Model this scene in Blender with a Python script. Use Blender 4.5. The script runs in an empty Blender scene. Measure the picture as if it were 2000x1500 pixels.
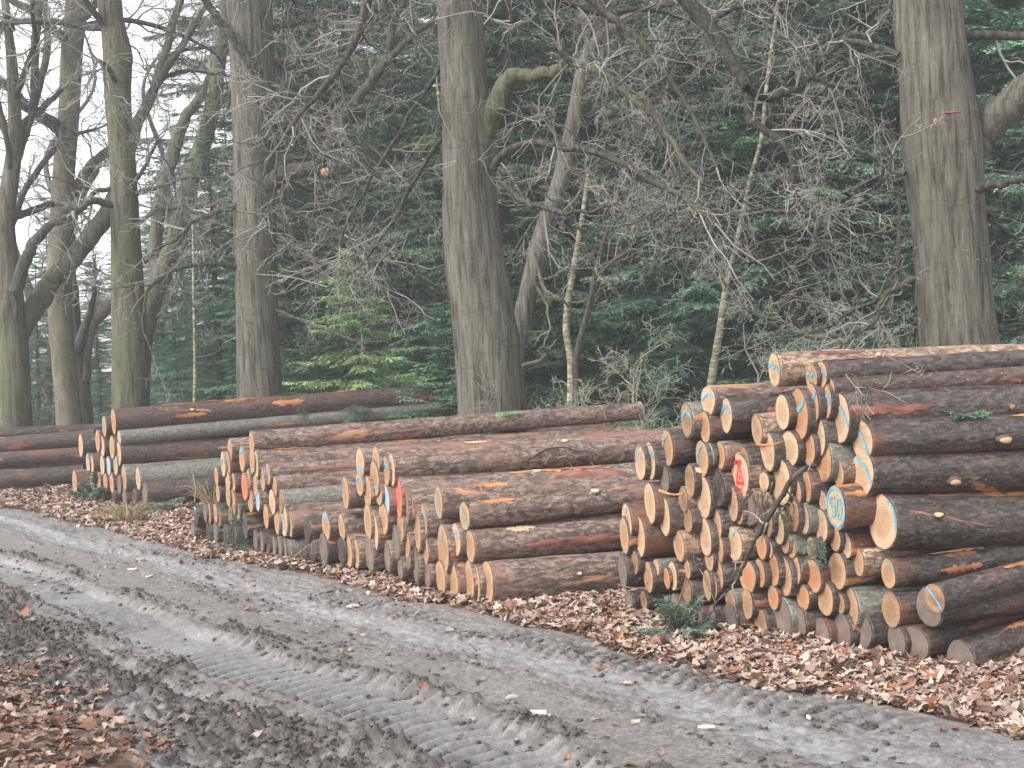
import bpy, math, random
import numpy as np
from mathutils import Vector, Matrix, Quaternion

rnd = random.Random(7)
nr = np.random.RandomState(11)
R = math.radians
scene = bpy.context.scene
COL = scene.collection

# ------------------------------------------------------------------ camera
CAM_H, FPX, ROLL = 1.6, 2800.0, R(3.0)
PITCH = -math.atan(45 / FPX)
f0 = np.array([0, math.cos(PITCH), math.sin(PITCH)])
u0 = np.array([0, -math.sin(PITCH), math.cos(PITCH)])
r0 = np.array([1.0, 0, 0])
c_right = math.cos(ROLL) * r0 - math.sin(ROLL) * u0
c_up = math.sin(ROLL) * r0 + math.cos(ROLL) * u0
cam_d = bpy.data.cameras.new('camera')
cam = bpy.data.objects.new('camera', cam_d)
COL.objects.link(cam)
cam_d.sensor_width = 36.0
cam_d.lens = 36.0 * FPX / 2000.0
cam_d.clip_start, cam_d.clip_end = 0.1, 1000.0
m = Matrix.Identity(4)
for i in range(3):
    m[i][0], m[i][1], m[i][2] = c_right[i], c_up[i], -f0[i]
m[0][3], m[1][3], m[2][3] = 0, 0, CAM_H
cam.matrix_world = m
scene.camera = cam

# ------------------------------------------------------------------ light
SUN_EL, SUN_ROT = R(42), R(232)
world = bpy.data.worlds.new("World")
scene.world = world
world.use_nodes = True
wt = world.node_tree
wt.nodes.clear()
wo = wt.nodes.new('ShaderNodeOutputWorld')
bg = wt.nodes.new('ShaderNodeBackground')
sky = wt.nodes.new('ShaderNodeTexSky')
sky.sky_type = 'NISHITA'
sky.sun_disc = False
sky.sun_elevation, sky.sun_rotation = SUN_EL, SUN_ROT
sky.dust_density = 1.2
hs = wt.nodes.new('ShaderNodeHueSaturation')
hs.inputs['Saturation'].default_value = 0.16
wt.links.new(sky.outputs[0], hs.inputs['Color'])
wt.links.new(hs.outputs[0], bg.inputs[0])
bg.inputs[1].default_value = 0.14
wt.links.new(bg.outputs[0], wo.inputs[0])
sun_d = bpy.data.lights.new('sun', 'SUN')
sun_d.energy, sun_d.angle, sun_d.color = 1.5, R(24), (1.0, 0.95, 0.88)
sun = bpy.data.objects.new('sun', sun_d)
COL.objects.link(sun)
sd = Vector((math.sin(SUN_ROT) * math.cos(SUN_EL), math.cos(SUN_ROT) * math.cos(SUN_EL), math.sin(SUN_EL)))
sun.rotation_euler = sd.to_track_quat('Z', 'Y').to_euler()
sun.location = (-8, -6, 12)
vs = scene.view_settings
vs.view_transform, vs.look, vs.gamma, vs.use_curve_mapping = 'Standard', 'None', 1.0, False
vs.exposure = 1.5
scene.cycles.max_bounces = 6
scene.cycles.diffuse_bounces = 3
scene.cycles.glossy_bounces = 2
scene.cycles.transparent_max_bounces = 4
scene.cycles.volume_bounces = 1

# ------------------------------------------------------------------ pixel rays
def ray(x, y):
    v = f0 + c_right * ((x - 1000.0) / FPX) + c_up * ((750.0 - y) / FPX)
    return v / v[1]                       # scaled so that +Y advance is 1
O = np.array([0, 0, CAM_H])
def at(x, y, d):
    return O + ray(x, y) * d
def ground_at(x, y, z=0.0):
    v = ray(x, y)
    return O + v * ((z - CAM_H) / v[2])
def plane_at(x, y, A, B):                 # where the sight line meets the upright plane over line AB
    n = np.array([-(B[1] - A[1]), B[0] - A[0], 0.0])
    v = ray(x, y)
    t = np.dot(A - O, n) / np.dot(v, n)
    return O + v * t

# ------------------------------------------------------------------ noise
def _hash(ix, iy, iz, seed):
    h = (ix * 374761393 + iy * 668265263 + iz * 2147483647 + seed * 974634777) & 0xffffffff
    h = ((h ^ (h >> 13)) * 1274126177) & 0xffffffff
    h = ((h ^ (h >> 16)) * 2246822519) & 0xffffffff
    return ((h ^ (h >> 15)) & 0xffffff) / float(0xffffff)
def vnoise(x, y, z=0.0, seed=0):
    x, y, z = np.broadcast_arrays(np.asarray(x, float), np.asarray(y, float), np.asarray(z, float))
    xi, yi, zi = np.floor(x).astype(np.int64), np.floor(y).astype(np.int64), np.floor(z).astype(np.int64)
    fx, fy, fz = x - xi, y - yi, z - zi
    fx, fy, fz = fx*fx*(3-2*fx), fy*fy*(3-2*fy), fz*fz*(3-2*fz)
    r = 0
    for a in (0, 1):
        for b in (0, 1):
            for c in (0, 1):
                w = (fx if a else 1-fx) * (fy if b else 1-fy) * (fz if c else 1-fz)
                r = r + w * _hash(xi+a, yi+b, zi+c, seed)
    return r * 2 - 1
def fbm(x, y, z=0.0, seed=0, octv=4, gain=.5):
    a, s, r = 1.0, 1.0, 0
    for k in range(octv):
        r = r + a * vnoise(np.asarray(x)*s, np.asarray(y)*s, np.asarray(z)*s, seed + k*17)
        a *= gain; s *= 2.03
    return r
def sstep(a, b, x):
    t = np.clip((np.asarray(x, float) - a) / (b - a), 0, 1)
    return t*t*(3-2*t)

# ------------------------------------------------------------------ mesh helpers
def new_mesh(name, V, F, mats=(), smooth=True, midx=None, attrs=None, cols=None):
    V = np.ascontiguousarray(V, dtype=np.float32)
    me = bpy.data.meshes.new(name)
    if isinstance(F, np.ndarray):
        nf, k = F.shape
        loops = F.astype(np.int32).ravel()
        starts = np.arange(nf, dtype=np.int32) * k
    else:
        lens = np.array([len(f) for f in F], dtype=np.int32)
        loops = np.fromiter((i for f in F for i in f), dtype=np.int32)
        starts = np.concatenate([[0], np.cumsum(lens)[:-1]]).astype(np.int32)
        nf = len(F)
    me.vertices.add(len(V)); me.vertices.foreach_set('co', V.ravel())
    me.loops.add(len(loops)); me.loops.foreach_set('vertex_index', loops)
    me.polygons.add(nf); me.polygons.foreach_set('loop_start', starts)
    if midx is not None:
        me.polygons.foreach_set('material_index', np.asarray(midx, dtype=np.int32))
    me.polygons.foreach_set('use_smooth', np.full(nf, smooth, dtype=bool))
    for mt in (mats if isinstance(mats, (list, tuple)) else [mats]):
        me.materials.append(mt)
    me.update(calc_edges=True)
    if attrs:
        for k, a in attrs.items():
            at_ = me.attributes.new(k, 'FLOAT', 'POINT')
            at_.data.foreach_set('value', np.asarray(a, dtype=np.float32))
    if cols is not None:
        ca = me.color_attributes.new('Col', 'FLOAT_COLOR', 'POINT')
        c4 = np.ones((len(V), 4), dtype=np.float32); c4[:, :3] = cols
        ca.data.foreach_set('color', c4.ravel())
    return me
def link(name, me, parent=None, loc=None):
    o = bpy.data.objects.new(name, me)
    COL.objects.link(o)
    if parent is not None: o.parent = parent
    if loc is not None: o.location = loc
    return o
def tag(o, label=None, cat=None, group=None, kind=None):
    if label: o['label'] = label
    if cat: o['category'] = cat
    if group: o['group'] = group
    if kind: o['kind'] = kind
    return o
def thing(name, label, cat, loc=(0, 0, 0), group=None):
    o = bpy.data.objects.new(name, None)
    COL.objects.link(o)
    o.location = tuple(float(v) for v in loc)
    o.empty_display_size = .2
    return tag(o, label, cat, group)

class Tubes:
    """many tapered tubes, gathered by point count and joined in one go"""
    def __init__(s): s.by = {}; s.t = {}
    def add(s, pts, rad, tint=0.5):
        pts = np.asarray(pts, float)
        s.by.setdefault(len(pts), []).append((pts, np.asarray(rad, float), tint))
    def arrays(s, sides):
        Vs, Fs, Ts, off = [], [], [], 0
        for n, L in s.by.items():
            P = np.stack([a for a, _, _ in L]); Rr = np.stack([b for _, b, _ in L])
            T = np.gradient(P, axis=1); T /= np.linalg.norm(T, axis=2, keepdims=True) + 1e-9
            ref = np.where(np.abs(T[..., 2:3]) > .9, np.array([1.0, .1, 0]), np.array([.12, .07, 1.0]))
            U = np.cross(T, ref); U /= np.linalg.norm(U, axis=2, keepdims=True) + 1e-9
            W = np.cross(T, U)
            a = np.arange(sides) * 2 * math.pi / sides
            V = (P[:, :, None, :] + Rr[:, :, None, None] * (np.cos(a)[None, None, :, None] * U[:, :, None, :] + np.sin(a)[None, None, :, None] * W[:, :, None, :]))
            m_ = len(L)
            Vs.append(V.reshape(-1, 3))
            Ts.append(np.repeat(np.array([t for _, _, t in L]), n * sides))
            b = np.arange(m_)[:, None, None] * (n * sides) + np.arange(n - 1)[None, :, None] * sides
            i0 = b + np.arange(sides)[None, None, :]
            i1 = b + ((np.arange(sides) + 1) % sides)[None, None, :]
            q = np.stack([i0, i1, i1 + sides, i0 + sides], axis=-1).reshape(-1, 4) + off
            Fs.append(q); off += m_ * n * sides
        if not Vs: return None
        return np.concatenate(Vs), np.concatenate(Fs), np.concatenate(Ts)
    def mesh(s, name, sides, mat):
        r = s.arrays(sides)
        if r is None: return None
        return new_mesh(name, r[0], r[1], mat, True, attrs={'tint': r[2]})

def catmull(P, n):
    P = np.asarray(P, float)
    if len(P) == 2:
        t = np.linspace(0, 1, n)[:, None]; return P[0] * (1 - t) + P[1] * t
    Q = np.vstack([2*P[0]-P[1], P, 2*P[-1]-P[-2]])
    out = []
    for u in np.linspace(0, len(P) - 1 - 1e-9, n):
        i = int(u); t = u - i
        a, b, c, d = Q[i], Q[i+1], Q[i+2], Q[i+3]
        out.append(.5 * ((2*b) + (-a+c)*t + (2*a-5*b+4*c-d)*t*t + (-a+3*b-3*c+d)*t**3))
    return np.array(out)

# ------------------------------------------------------------------ materials
class NT:
    def __init__(s, name):
        s.m = bpy.data.materials.new(name); s.m.use_nodes = True
        s.t = s.m.node_tree; s.t.nodes.clear()
        s.out = s.n('ShaderNodeOutputMaterial'); s.b = s.n('ShaderNodeBsdfPrincipled')
        s.l(s.b.outputs[0], s.out.inputs[0])
    def n(s, typ, **kw):
        x = s.t.nodes.new(typ)
        for k, v in kw.items(): setattr(x, k, v)
        return x
    def l(s, a, b): s.t.links.new(a, b)
    def coords(s, scale=(1, 1, 1), kind='Object', rand=60.0):
        tc = s.n('ShaderNodeTexCoord'); mp = s.n('ShaderNodeMapping')
        s.l(tc.outputs[kind], mp.inputs['Vector'])
        mp.inputs['Scale'].default_value = scale
        if rand:
            oi = s.n('ShaderNodeObjectInfo'); mu = s.n('ShaderNodeMath', operation='MULTIPLY')
            s.l(oi.outputs['Random'], mu.inputs[0]); mu.inputs[1].default_value = rand
            cx = s.n('ShaderNodeCombineXYZ')
            for k in range(3): s.l(mu.outputs[0], cx.inputs[k])
            s.l(cx.outputs[0], mp.inputs['Location'])
        return mp.outputs[0]
    def noise(s, vec, scale, detail=5, rough=.6, dist=0):
        x = s.n('ShaderNodeTexNoise'); s.l(vec, x.inputs['Vector'])
        x.inputs['Scale'].default_value = scale; x.inputs['Detail'].default_value = detail
        x.inputs['Roughness'].default_value = rough; x.inputs['Distortion'].default_value = dist
        return x.outputs['Fac']
    def ramp(s, fac, stops):
        x = s.n('ShaderNodeValToRGB'); s.l(fac, x.inputs[0])
        e = x.color_ramp.elements
        while len(e) < len(stops): e.new(.5)
        for k, (p, c) in enumerate(stops):
            e[k].position = p; e[k].color = (c[0], c[1], c[2], 1) if hasattr(c, '__len__') else (c, c, c, 1)
        return x.outputs[0]
    def mix(s, fac, a, b):
        x = s.n('ShaderNodeMix', data_type='RGBA')
        for v, i in ((fac, 0), (a, 6), (b, 7)):
            if hasattr(v, 'links'): s.l(v, x.inputs[i])
            elif hasattr(v, '__len__'): x.inputs[i].default_value = (v[0], v[1], v[2], 1)
            else: x.inputs[i].default_value = v
        return x.outputs[2]
    def math(s, op, a, b=None):
        x = s.n('ShaderNodeMath', operation=op)
        for v, i in ((a, 0), (b, 1)):
            if v is None: continue
            if hasattr(v, 'links'): s.l(v, x.inputs[i])
            else: x.inputs[i].default_value = v
        return x.outputs[0]
    def attr(s, name):
        x = s.n('ShaderNodeAttribute'); x.attribute_name = name
        return x
    def bump(s, h, strength, dist):
        x = s.n('ShaderNodeBump'); s.l(h, x.inputs['Height'])
        x.inputs['Strength'].default_value = strength; x.inputs['Distance'].default_value = dist
        s.l(x.outputs[0], s.b.inputs['Normal'])
    def done(s, col=None, rough=None, spec=None):
        for v, k in ((col, 'Base Color'), (rough, 'Roughness'), (spec, 'Specular IOR Level')):
            if v is None: continue
            if hasattr(v, 'links'): s.l(v, s.b.inputs[k])
            elif hasattr(v, '__len__'): s.b.inputs[k].default_value = (v[0], v[1], v[2], 1)
            else: s.b.inputs[k].default_value = v
        return s.m

def log_bark(name, ramp, inner, bare, bare_th, inner_th, flake=22, rough=(.38, .75), speck=True, bump=.9):
    t = NT(name)
    v = t.coords((1, 1, .22)); v2 = t.coords((1, 1, .45)); v3 = t.coords((1, 1, 1))
    n1 = t.noise(v, 24, 10, .74, .6)
    col = t.ramp(n1, ramp)
    vc = t.n('ShaderNodeTexVoronoi', feature='F1'); wv = t.n('ShaderNodeVectorMath', operation='MULTIPLY_ADD'); nz = t.n('ShaderNodeTexNoise'); t.l(v3, nz.inputs['Vector']); nz.inputs['Scale'].default_value = 12; nz.inputs['Detail'].default_value = 5
    t.l(nz.outputs['Color'], wv.inputs[0]); wv.inputs[1].default_value = (.07, .07, .05); t.l(t.coords((1, 1, .4)), wv.inputs[2])
    t.l(wv.outputs[0], vc.inputs['Vector']); vc.inputs['Scale'].default_value = flake*3.4
    sc = t.n('ShaderNodeSeparateColor'); t.l(vc.outputs['Color'], sc.inputs[0])
    col = t.mix(t.math('MULTIPLY', sc.outputs[0], .4), col, [min(.6, c*1.6) for c in ramp[2][1]])
    col = t.mix(t.ramp(sc.outputs[1], [(.62, 0), (.7, .6)]), col, ramp[0][1])
    col = t.mix(t.ramp(vc.outputs['Distance'], [(.42, 0), (.62, .35)]), col, ramp[0][1])
    n2 = t.noise(v2, 3.2, 6, .62, .6)
    col = t.mix(t.ramp(n2, [(inner_th, 0), (inner_th + .1, 1)]), col, t.mix(n1, inner[0], inner[1]))
    n3 = t.noise(v, 4.2, 8, .66, .8)
    col = t.mix(t.ramp(n3, [(bare_th, 0), (bare_th + .035, 1)]), col, t.mix(t.noise(v3, 14, 4), bare[0], bare[1]))
    if speck:
        n4 = t.noise(v3, 60, 2, .5)
        col = t.mix(t.ramp(n4, [(.715, 0), (.74, .75)]), col, (.42, .36, .30))
    vo = t.n('ShaderNodeTexVoronoi', feature='F1'); t.l(v2, vo.inputs['Vector']); vo.inputs['Scale'].default_value = flake*1.5
    hgt = t.math('ADD', t.math('MULTIPLY', vo.outputs['Distance'], .5), n1)
    t.bump(t.math('ADD', hgt, t.math('MULTIPLY', t.noise(v3, 70, 3), .35)), bump, .012)
    return t.done(col, t.ramp(n1, [(.3, rough[0]), (.75, rough[1])]), .5)

def wood(name, heart, sap, dirt=.25, dirtcol=(.16, .12, .09), tint=None):
    t = NT(name)
    v = t.coords((1, 1, 1)); rad = t.attr('rad').outputs['Fac']
    nd = t.noise(v, 5, 4, .6)
    rr = t.math('ADD', rad, t.math('MULTIPLY', t.math('SUBTRACT', nd, .5), .35))
    col = t.ramp(rr, [(.0, [c * .8 for c in heart]), (.08, heart), (.52, heart), (.68, sap), (.95, sap), (1.0, [c * .75 for c in sap])])
    rings = t.n('ShaderNodeMath', operation='SINE')
    t.l(t.math('MULTIPLY', t.math('ADD', rad, t.math('MULTIPLY', nd, .10)), 52), rings.inputs[0])
    col = t.mix(t.math('MULTIPLY', t.math('ADD', rings.outputs[0], 1), .19), col, [c * .55 for c in heart])
    gr = t.n('ShaderNodeTexGradient', gradient_type='RADIAL'); t.l(t.coords((1, 1, 1), rand=0), gr.inputs[0])
    oi_ = t.n('ShaderNodeObjectInfo')
    fr_ = t.math('FRACT', t.math('ADD', t.math('ADD', t.math('MULTIPLY', gr.outputs['Fac'], 5.0), t.math('MULTIPLY', nd, .35)), t.math('MULTIPLY', oi_.outputs['Random'], 9.0)))
    ck = t.math('MULTIPLY', t.ramp(fr_, [(.0, .9), (.022, 0)]), t.ramp(t.noise(t.coords((1, 1, 1)), 6, 2), [(.5, 0), (.56, 1)]))
    col = t.mix(t.math('MULTIPLY', ck, t.ramp(rad, [(.03, .4), (.1, 1), (.75, .8), (.9, 0)])), col, (.07, .04, .025))
    saw = t.noise(t.coords((3, 60, 1)), 1.0, 3, .6)
    col = t.mix(t.ramp(saw, [(.45, 0), (.7, .5)]), col, [c * .6 for c in sap])
    blot = t.noise(v, 11, 5, .7)
    col = t.mix(t.ramp(blot, [(.56 - dirt * .3, 0), (.8 - dirt * .3, min(1, .35 + dirt))]), col, dirtcol)
    t.bump(t.math('ADD', saw, t.noise(v, 50, 3)), .35, .004)
    return t.done(col, .72, .25)

def flat(name, col, rough=.8, spec=.2, var=.25, scale=14, stretch=(1, 1, 1), bump=0, bdist=.01, rand=30):
    t = NT(name)
    v = t.coords(stretch, rand=rand)
    n = t.noise(v, scale, 6, .65)
    c = t.mix(t.ramp(n, [(.25, 0), (.75, 1)]), [x * (1 - var) for x in col], [min(.9, x * (1 + var)) for x in col])
    if bump: t.bump(n, bump, bdist)
    return t.done(c, rough, spec)

M = {}
M['bark_dark'] = log_bark('wet_dark_bark', [(.25, (.016, .011, .0095)), (.45, (.052, .039, .034)), (.6, (.115, .092, .084)), (.8, (.22, .18, .165))],
                          ((.08, .031, .02), (.23, .105, .065)), ((.52, .27, .135), (.36, .145, .06)), .615, .55, rough=(.26, .62))
M['bark_scaly'] = log_bark('scaly_pink_bark', [(.25, (.03, .019, .015)), (.43, (.11, .073, .058)), (.58, (.285, .20, .162)), (.8, (.48, .365, .305))],
                           ((.15, .06, .045), (.36, .20, .165)), ((.58, .31, .16), (.40, .17, .075)), .605, .545, flake=16, bump=1.0)
M['bark_brown'] = log_bark('purple_brown_bark', [(.25, (.024, .014, .012)), (.45, (.068, .043, .037)), (.62, (.14, .097, .085)), (.8, (.23, .18, .165))],
                           ((.10, .035, .025), (.24, .095, .05)), ((.58, .25, .09), (.40, .14, .04)), .60, .53)
M['bark_grey'] = log_bark('smooth_grey_bark', [(.25, (.075, .07, .058)), (.5, (.15, .145, .12)), (.75, (.24, .235, .20))],
                          ((.17, .11, .08), (.26, .18, .14)), ((.55, .33, .18), (.4, .2, .1)), .71, .66, bump=.4)
M['bark_pale'] = log_bark('half_peeled_bark', [(.25, (.05, .035, .03)), (.42, (.18, .11, .08)), (.58, (.42, .28, .19)), (.8, (.56, .42, .30))],
                          ((.3, .15, .09), (.5, .3, .19)), ((.62, .36, .2), (.45, .2, .09)), .64, .55)
M['P'] = wood('pale_cut_wood', (.44, .28, .165), (.53, .375, .24), .18)
M['T'] = wood('tan_cut_wood', (.38, .212, .113), (.46, .29, .17), .28)
M['O'] = wood('orange_cut_wood', (.42, .185, .085), (.45, .26, .145), .22)
M['B'] = wood('brown_cut_wood', (.30, .17, .095), (.36, .22, .13), .4, (.10, .07, .05))
M['G'] = wood('muddy_grey_cut_wood', (.25, .175, .13), (.20, .155, .125), .6, (.12, .097, .085))
M['D'] = wood('rotten_dark_cut_wood', (.10, .075, .06), (.16, .12, .09), .7, (.04, .03, .027))
M['Rd'] = wood('red_dusted_wood', (.62, .26, .19), (.60, .36, .26), .05)
M['Rr'] = wood('red_sprayed_wood', (.72, .13, .075), (.64, .20, .12), .05)
M['Bl'] = wood('blue_sprayed_wood', (.22, .42, .58), (.45, .44, .42), .1)
M['blue'] = flat('blue_forestry_paint', (.11, .34, .46), .6, .3, .4, 40)
M['red'] = flat('red_forestry_paint', (.75, .055, .035), .6, .3, .3, 60)
M['torn_pale'] = flat('fresh_torn_wood', (.56, .37, .235), .7, .2, .6, 14, (1, 1, .12), .6, .006)
M['torn_orange'] = flat('torn_orange_inner_bark', (.40, .17, .07), .6, .35, .8, 16, (1, 1, .25), .8, .008)
M['torn_red'] = flat('torn_red_inner_bark', (.25, .105, .08), .65, .3, .8, 18, (1, 1, .3), .8, .008)
M['knot'] = flat('pale_knot_wood', (.66, .45, .27), .7, .2, .25, 12)
M['moss_fibre'] = flat('shredded_grey_fibre', (.24, .19, .125), .9, .1, .5, 14, (1, 1, .2), .5)
M['twig'] = flat('dry_twig', (.15, .11, .085), .8, .2, .4, 8)
M['chip'] = flat('pale_wood_chip', (.50, .43, .35), .8, .1, .2, 20)
M['moss'] = flat('green_moss', (.13, .17, .035), .95, .05, .5, 25, bump=.8)
M['clod'] = flat('dark_mud_clod', (.085, .072, .066), .75, .3, .4, 30, bump=.8, bdist=.02)
M['break'] = flat('splintered_break_wood', (.46, .25, .16), .8, .1, .5, 40, (1, 1, .3), .8)

def tree_bark(name, c0, c1, c2, moss=.0, mosscol=(.10, .13, .04), ridge=11, bump=1.0, stretch=.16, mossdir=True):
    t = NT(name)
    v = t.coords((1, 1, stretch), rand=40); v3 = t.coords((1, 1, 1), rand=40)
    n1 = t.noise(v, ridge, 8, .68, .5)
    n2 = t.noise(v3, 1.1, 5, .6)
    col = t.ramp(n1, [(.36, c0), (.49, c1), (.66, c2)])
    lich = t.noise(v3, 26, 4, .6)
    col = t.mix(t.ramp(lich, [(.6, 0), (.78, .35)]), col, [min(.5, c * 1.8) for c in c2])
    crk = t.noise(t.coords((.8, .8, 5), rand=40), 2.2, 6, .65, .6)
    col = t.mix(t.ramp(crk, [(.60, 0), (.615, .6), (.625, .6), (.645, 0)]), col, c0)
    if moss:
        f = t.ramp(t.math('ADD', t.math('MULTIPLY', n2, .75), t.math('MULTIPLY', n1, .25)), [(.62 - moss * .3, 0), (.74 - moss * .2, .85)])
        col = t.mix(f, col, mosscol)
    h = t.math('ADD', n1, t.math('MULTIPLY', t.noise(t.coords((1, 1, 5), rand=40), 2.2, 3), .35))
    t.bump(t.math('ADD', h, t.math('MULTIPLY', lich, .15)), bump, .03)
    return t.done(col, .85, .2)
M['oak'] = tree_bark('ridged_oak_bark', (.042, .039, .032), (.108, .10, .081), (.18, .17, .138), .22, (.085, .09, .045), 20, 1.0, .09)
M['oak_green'] = tree_bark('algae_green_bark', (.034, .031, .022), (.098, .09, .066), (.17, .158, .12), .52, (.09, .11, .042), 14, .8, .12)
M['beech'] = tree_bark('smooth_olive_bark', (.10, .09, .066), (.16, .143, .105), (.22, .20, .15), .3, (.12, .125, .06), 7, .4, .35)
M['limb'] = tree_bark('grey_limb_bark', (.022, .02, .017), (.058, .053, .044), (.115, .107, .09), .3, (.075, .088, .04), 24, .7, .3)
M['limb_dark'] = tree_bark('dark_wet_limb_bark', (.012, .011, .010), (.032, .03, .026), (.065, .06, .052), .15, (.05, .06, .03), 24, .7, .3)
M['twigs'] = (lambda t: t.done(t.ramp(t.math('ADD', t.math('MULTIPLY', t.attr('tint').outputs['Fac'], .8), t.math('MULTIPLY', t.noise(t.coords(rand=0), 1.5, 3), .25)),
              [(.1, (.04, .035, .03)), (.4, (.15, .14, .122)), (.75, (.38, .365, .33)), (1.0, (.31, .32, .18))]), .85, .15))(NT('lichen_grey_twigs'))
M['birch'] = (lambda t: t.done(t.mix(t.ramp(t.noise(t.coords((1, 1, 3.5)), 7, 5, .7), [(.45, 0), (.6, 1)]),
              t.mix(t.noise(t.coords(), 3, 3), (.10, .095, .06), (.17, .16, .075)), (.38, .365, .30)), .8, .2))(NT('flaky_birch_bark'))
def needles(name, dark, light, yellow):
    t = NT(name)
    ti = t.attr('tint').outputs['Fac']
    oi = t.n('ShaderNodeObjectInfo')
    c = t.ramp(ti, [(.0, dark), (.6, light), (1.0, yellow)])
    hsv = t.n('ShaderNodeHueSaturation'); t.l(c, hsv.inputs['Color'])
    t.l(t.math('ADD', t.math('MULTIPLY', oi.outputs['Random'], .06), .47), hsv.inputs['Hue'])
    t.l(t.math('ADD', t.math('MULTIPLY', oi.outputs['Random'], .5), .75), hsv.inputs['Value'])
    return t.done(hsv.outputs[0], .6, .3)
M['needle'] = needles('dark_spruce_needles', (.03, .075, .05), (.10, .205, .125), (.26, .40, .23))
M['needle_fresh'] = needles('fresh_green_needles', (.16, .30, .13), (.36, .55, .25), (.55, .70, .32))  # young needles' own lighter green
M['needle_blue'] = needles('blue_green_sprig_needles', (.05, .085, .06), (.12, .18, .13), (.2, .25, .18))
M['needle_dead'] = needles('rusty_dead_needles', (.14, .07, .04), (.26, .14, .08), (.34, .2, .12))
M['bract'] = flat('dark_spruce_trunk_bark', (.06, .05, .043), .9, .1, .5, 12, (1, 1, .3), .6)
M['dry_grass'] = flat('straw_grass', (.33, .25, .14), .85, .1, .4, 3)
# ------------------------------------------------------------------ ground
RO = np.array([.8, 7.44]); RD = np.array([-.545, .838]); RN = np.array([-.838, -.545])   # track edge origin, along, across
def rv(X, Y):
    dx, dy = np.asarray(X) - RO[0], np.asarray(Y) - RO[1]
    return dx*RD[0] + dy*RD[1], dx*RN[0] + dy*RN[1]
def bell(v, c, w): return np.exp(-((v - c) / w) ** 2)
def ground_fields(X, Y):
    r, v = rv(X, Y)
    wob = .10 * vnoise(r*.45, 0.0, 3.0, 5) + .05 * vnoise(r*1.3, 0.0, 1.0, 6)
    w = v + wob * sstep(.1, .6, v)
    n1 = fbm(X*1.6, Y*1.6, 0, 21, 4)
    n2 = fbm(X*15, Y*15, 0, 31, 3, .65)
    n3 = fbm(X*36, Y*36, 0, 41, 2, .6)
    road = sstep(-.05, .15, w) * (1 - sstep(2.75, 3.1, w))
    fade = 1 - sstep(18, 40, r)
    rut = (sstep(1.36, 1.46, w) * (1 - sstep(1.86, 1.93, w)))
    rut2 = bell(w, .60, .13)
    ridge = bell(w, 1.99, .10) * 1.0 + bell(w, 1.31, .09) * .75 + bell(w, .40, .07) * .15 + bell(w, .84, .08) * .18 + bell(w, 2.32, .12) * .55
    churn = sstep(2.0, 2.15, w) * (1 - sstep(2.7, 3.0, w))
    lump = np.clip(n2 * .9 + n3 * .35 + .25, 0, 1.6)
    lump = lump * sstep(-.3, .35, fbm(X*2.6, Y*2.6, 0, 77, 2))
    h = -.055 * rut - .022 * rut2 - .035 * bell(w, 2.18, .1)
    h = h + .052 * ridge * lump * (0.75 + .35 * n1)
    h = h + churn * (.017 * np.clip(n2 + .4 * n3, -.4, 1.5) + .03 * vnoise(X*3.2, Y*3.2, 0, 61))
    smooth_lane = 1 - .8 * sstep(.85, 1.0, w) * (1 - sstep(1.18, 1.28, w))
    h = h + road * (.010 * n2 + .007 * n3) * smooth_lane * (1 - .7 * rut)
    # tyre tread: curved bars pressed across the ruts
    def tread(c, half, amp, pitch):
        q = (w - c) / half
        ph = (r + .10 * q*q + .05 * q + .03 * n1) * 2 * math.pi / pitch
        bar = sstep(-.1, .75, np.sin(ph))
        mask = np.clip(1 - np.abs(q) ** 4, 0, 1) * sstep(-.5, .2, fbm(X*.9, Y*.9, 0, 90, 3))
        return amp * bar * mask, (1-bar) * mask
    t1, g1 = tread(1.64, .33, .027, .12); t2, g2 = tread(.22, .26, .010, .11); t3, g3 = tread(2.45, .25, .022, .125); t4, g4 = tread(.98, .2, .005, .1)
    h = h + t1 + t2 + t3 + t4
    verge = sstep(-.35, .05, w)
    bank = (1 - verge)
    h = h + bank * (.0 + .02 * n1 + .008 * n2)
    left = sstep(2.7, 3.1, w)
    h = h + left * (.05 + .03 * n1 + .012 * n2)
    h = h * fade + (1 - fade) * .08 * n1
    loose_and_shade = np.clip(ridge * (.35 + lump * .9) + churn * sstep(-.15, .4, n2 + .5*n1) * .9 + .5*g1 + .55*g2 + .4*g3 + road*.22*sstep(.25, .7, n2)*sstep(-.3, .4, n1) + road*.4*sstep(.15, .6, fbm(r*.5, w*9, 0, 71, 4))*sstep(-.4, .5, n2), 0, 1)  # loose dark soil, plus shade painted into the tread grooves
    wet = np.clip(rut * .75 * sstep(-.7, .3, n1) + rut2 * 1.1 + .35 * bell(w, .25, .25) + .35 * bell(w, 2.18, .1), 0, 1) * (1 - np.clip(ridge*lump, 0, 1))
    return h, loose_and_shade, wet, w
def gh(X, Y):
    return ground_fields(np.asarray(X, float), np.asarray(Y, float))[0]

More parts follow.
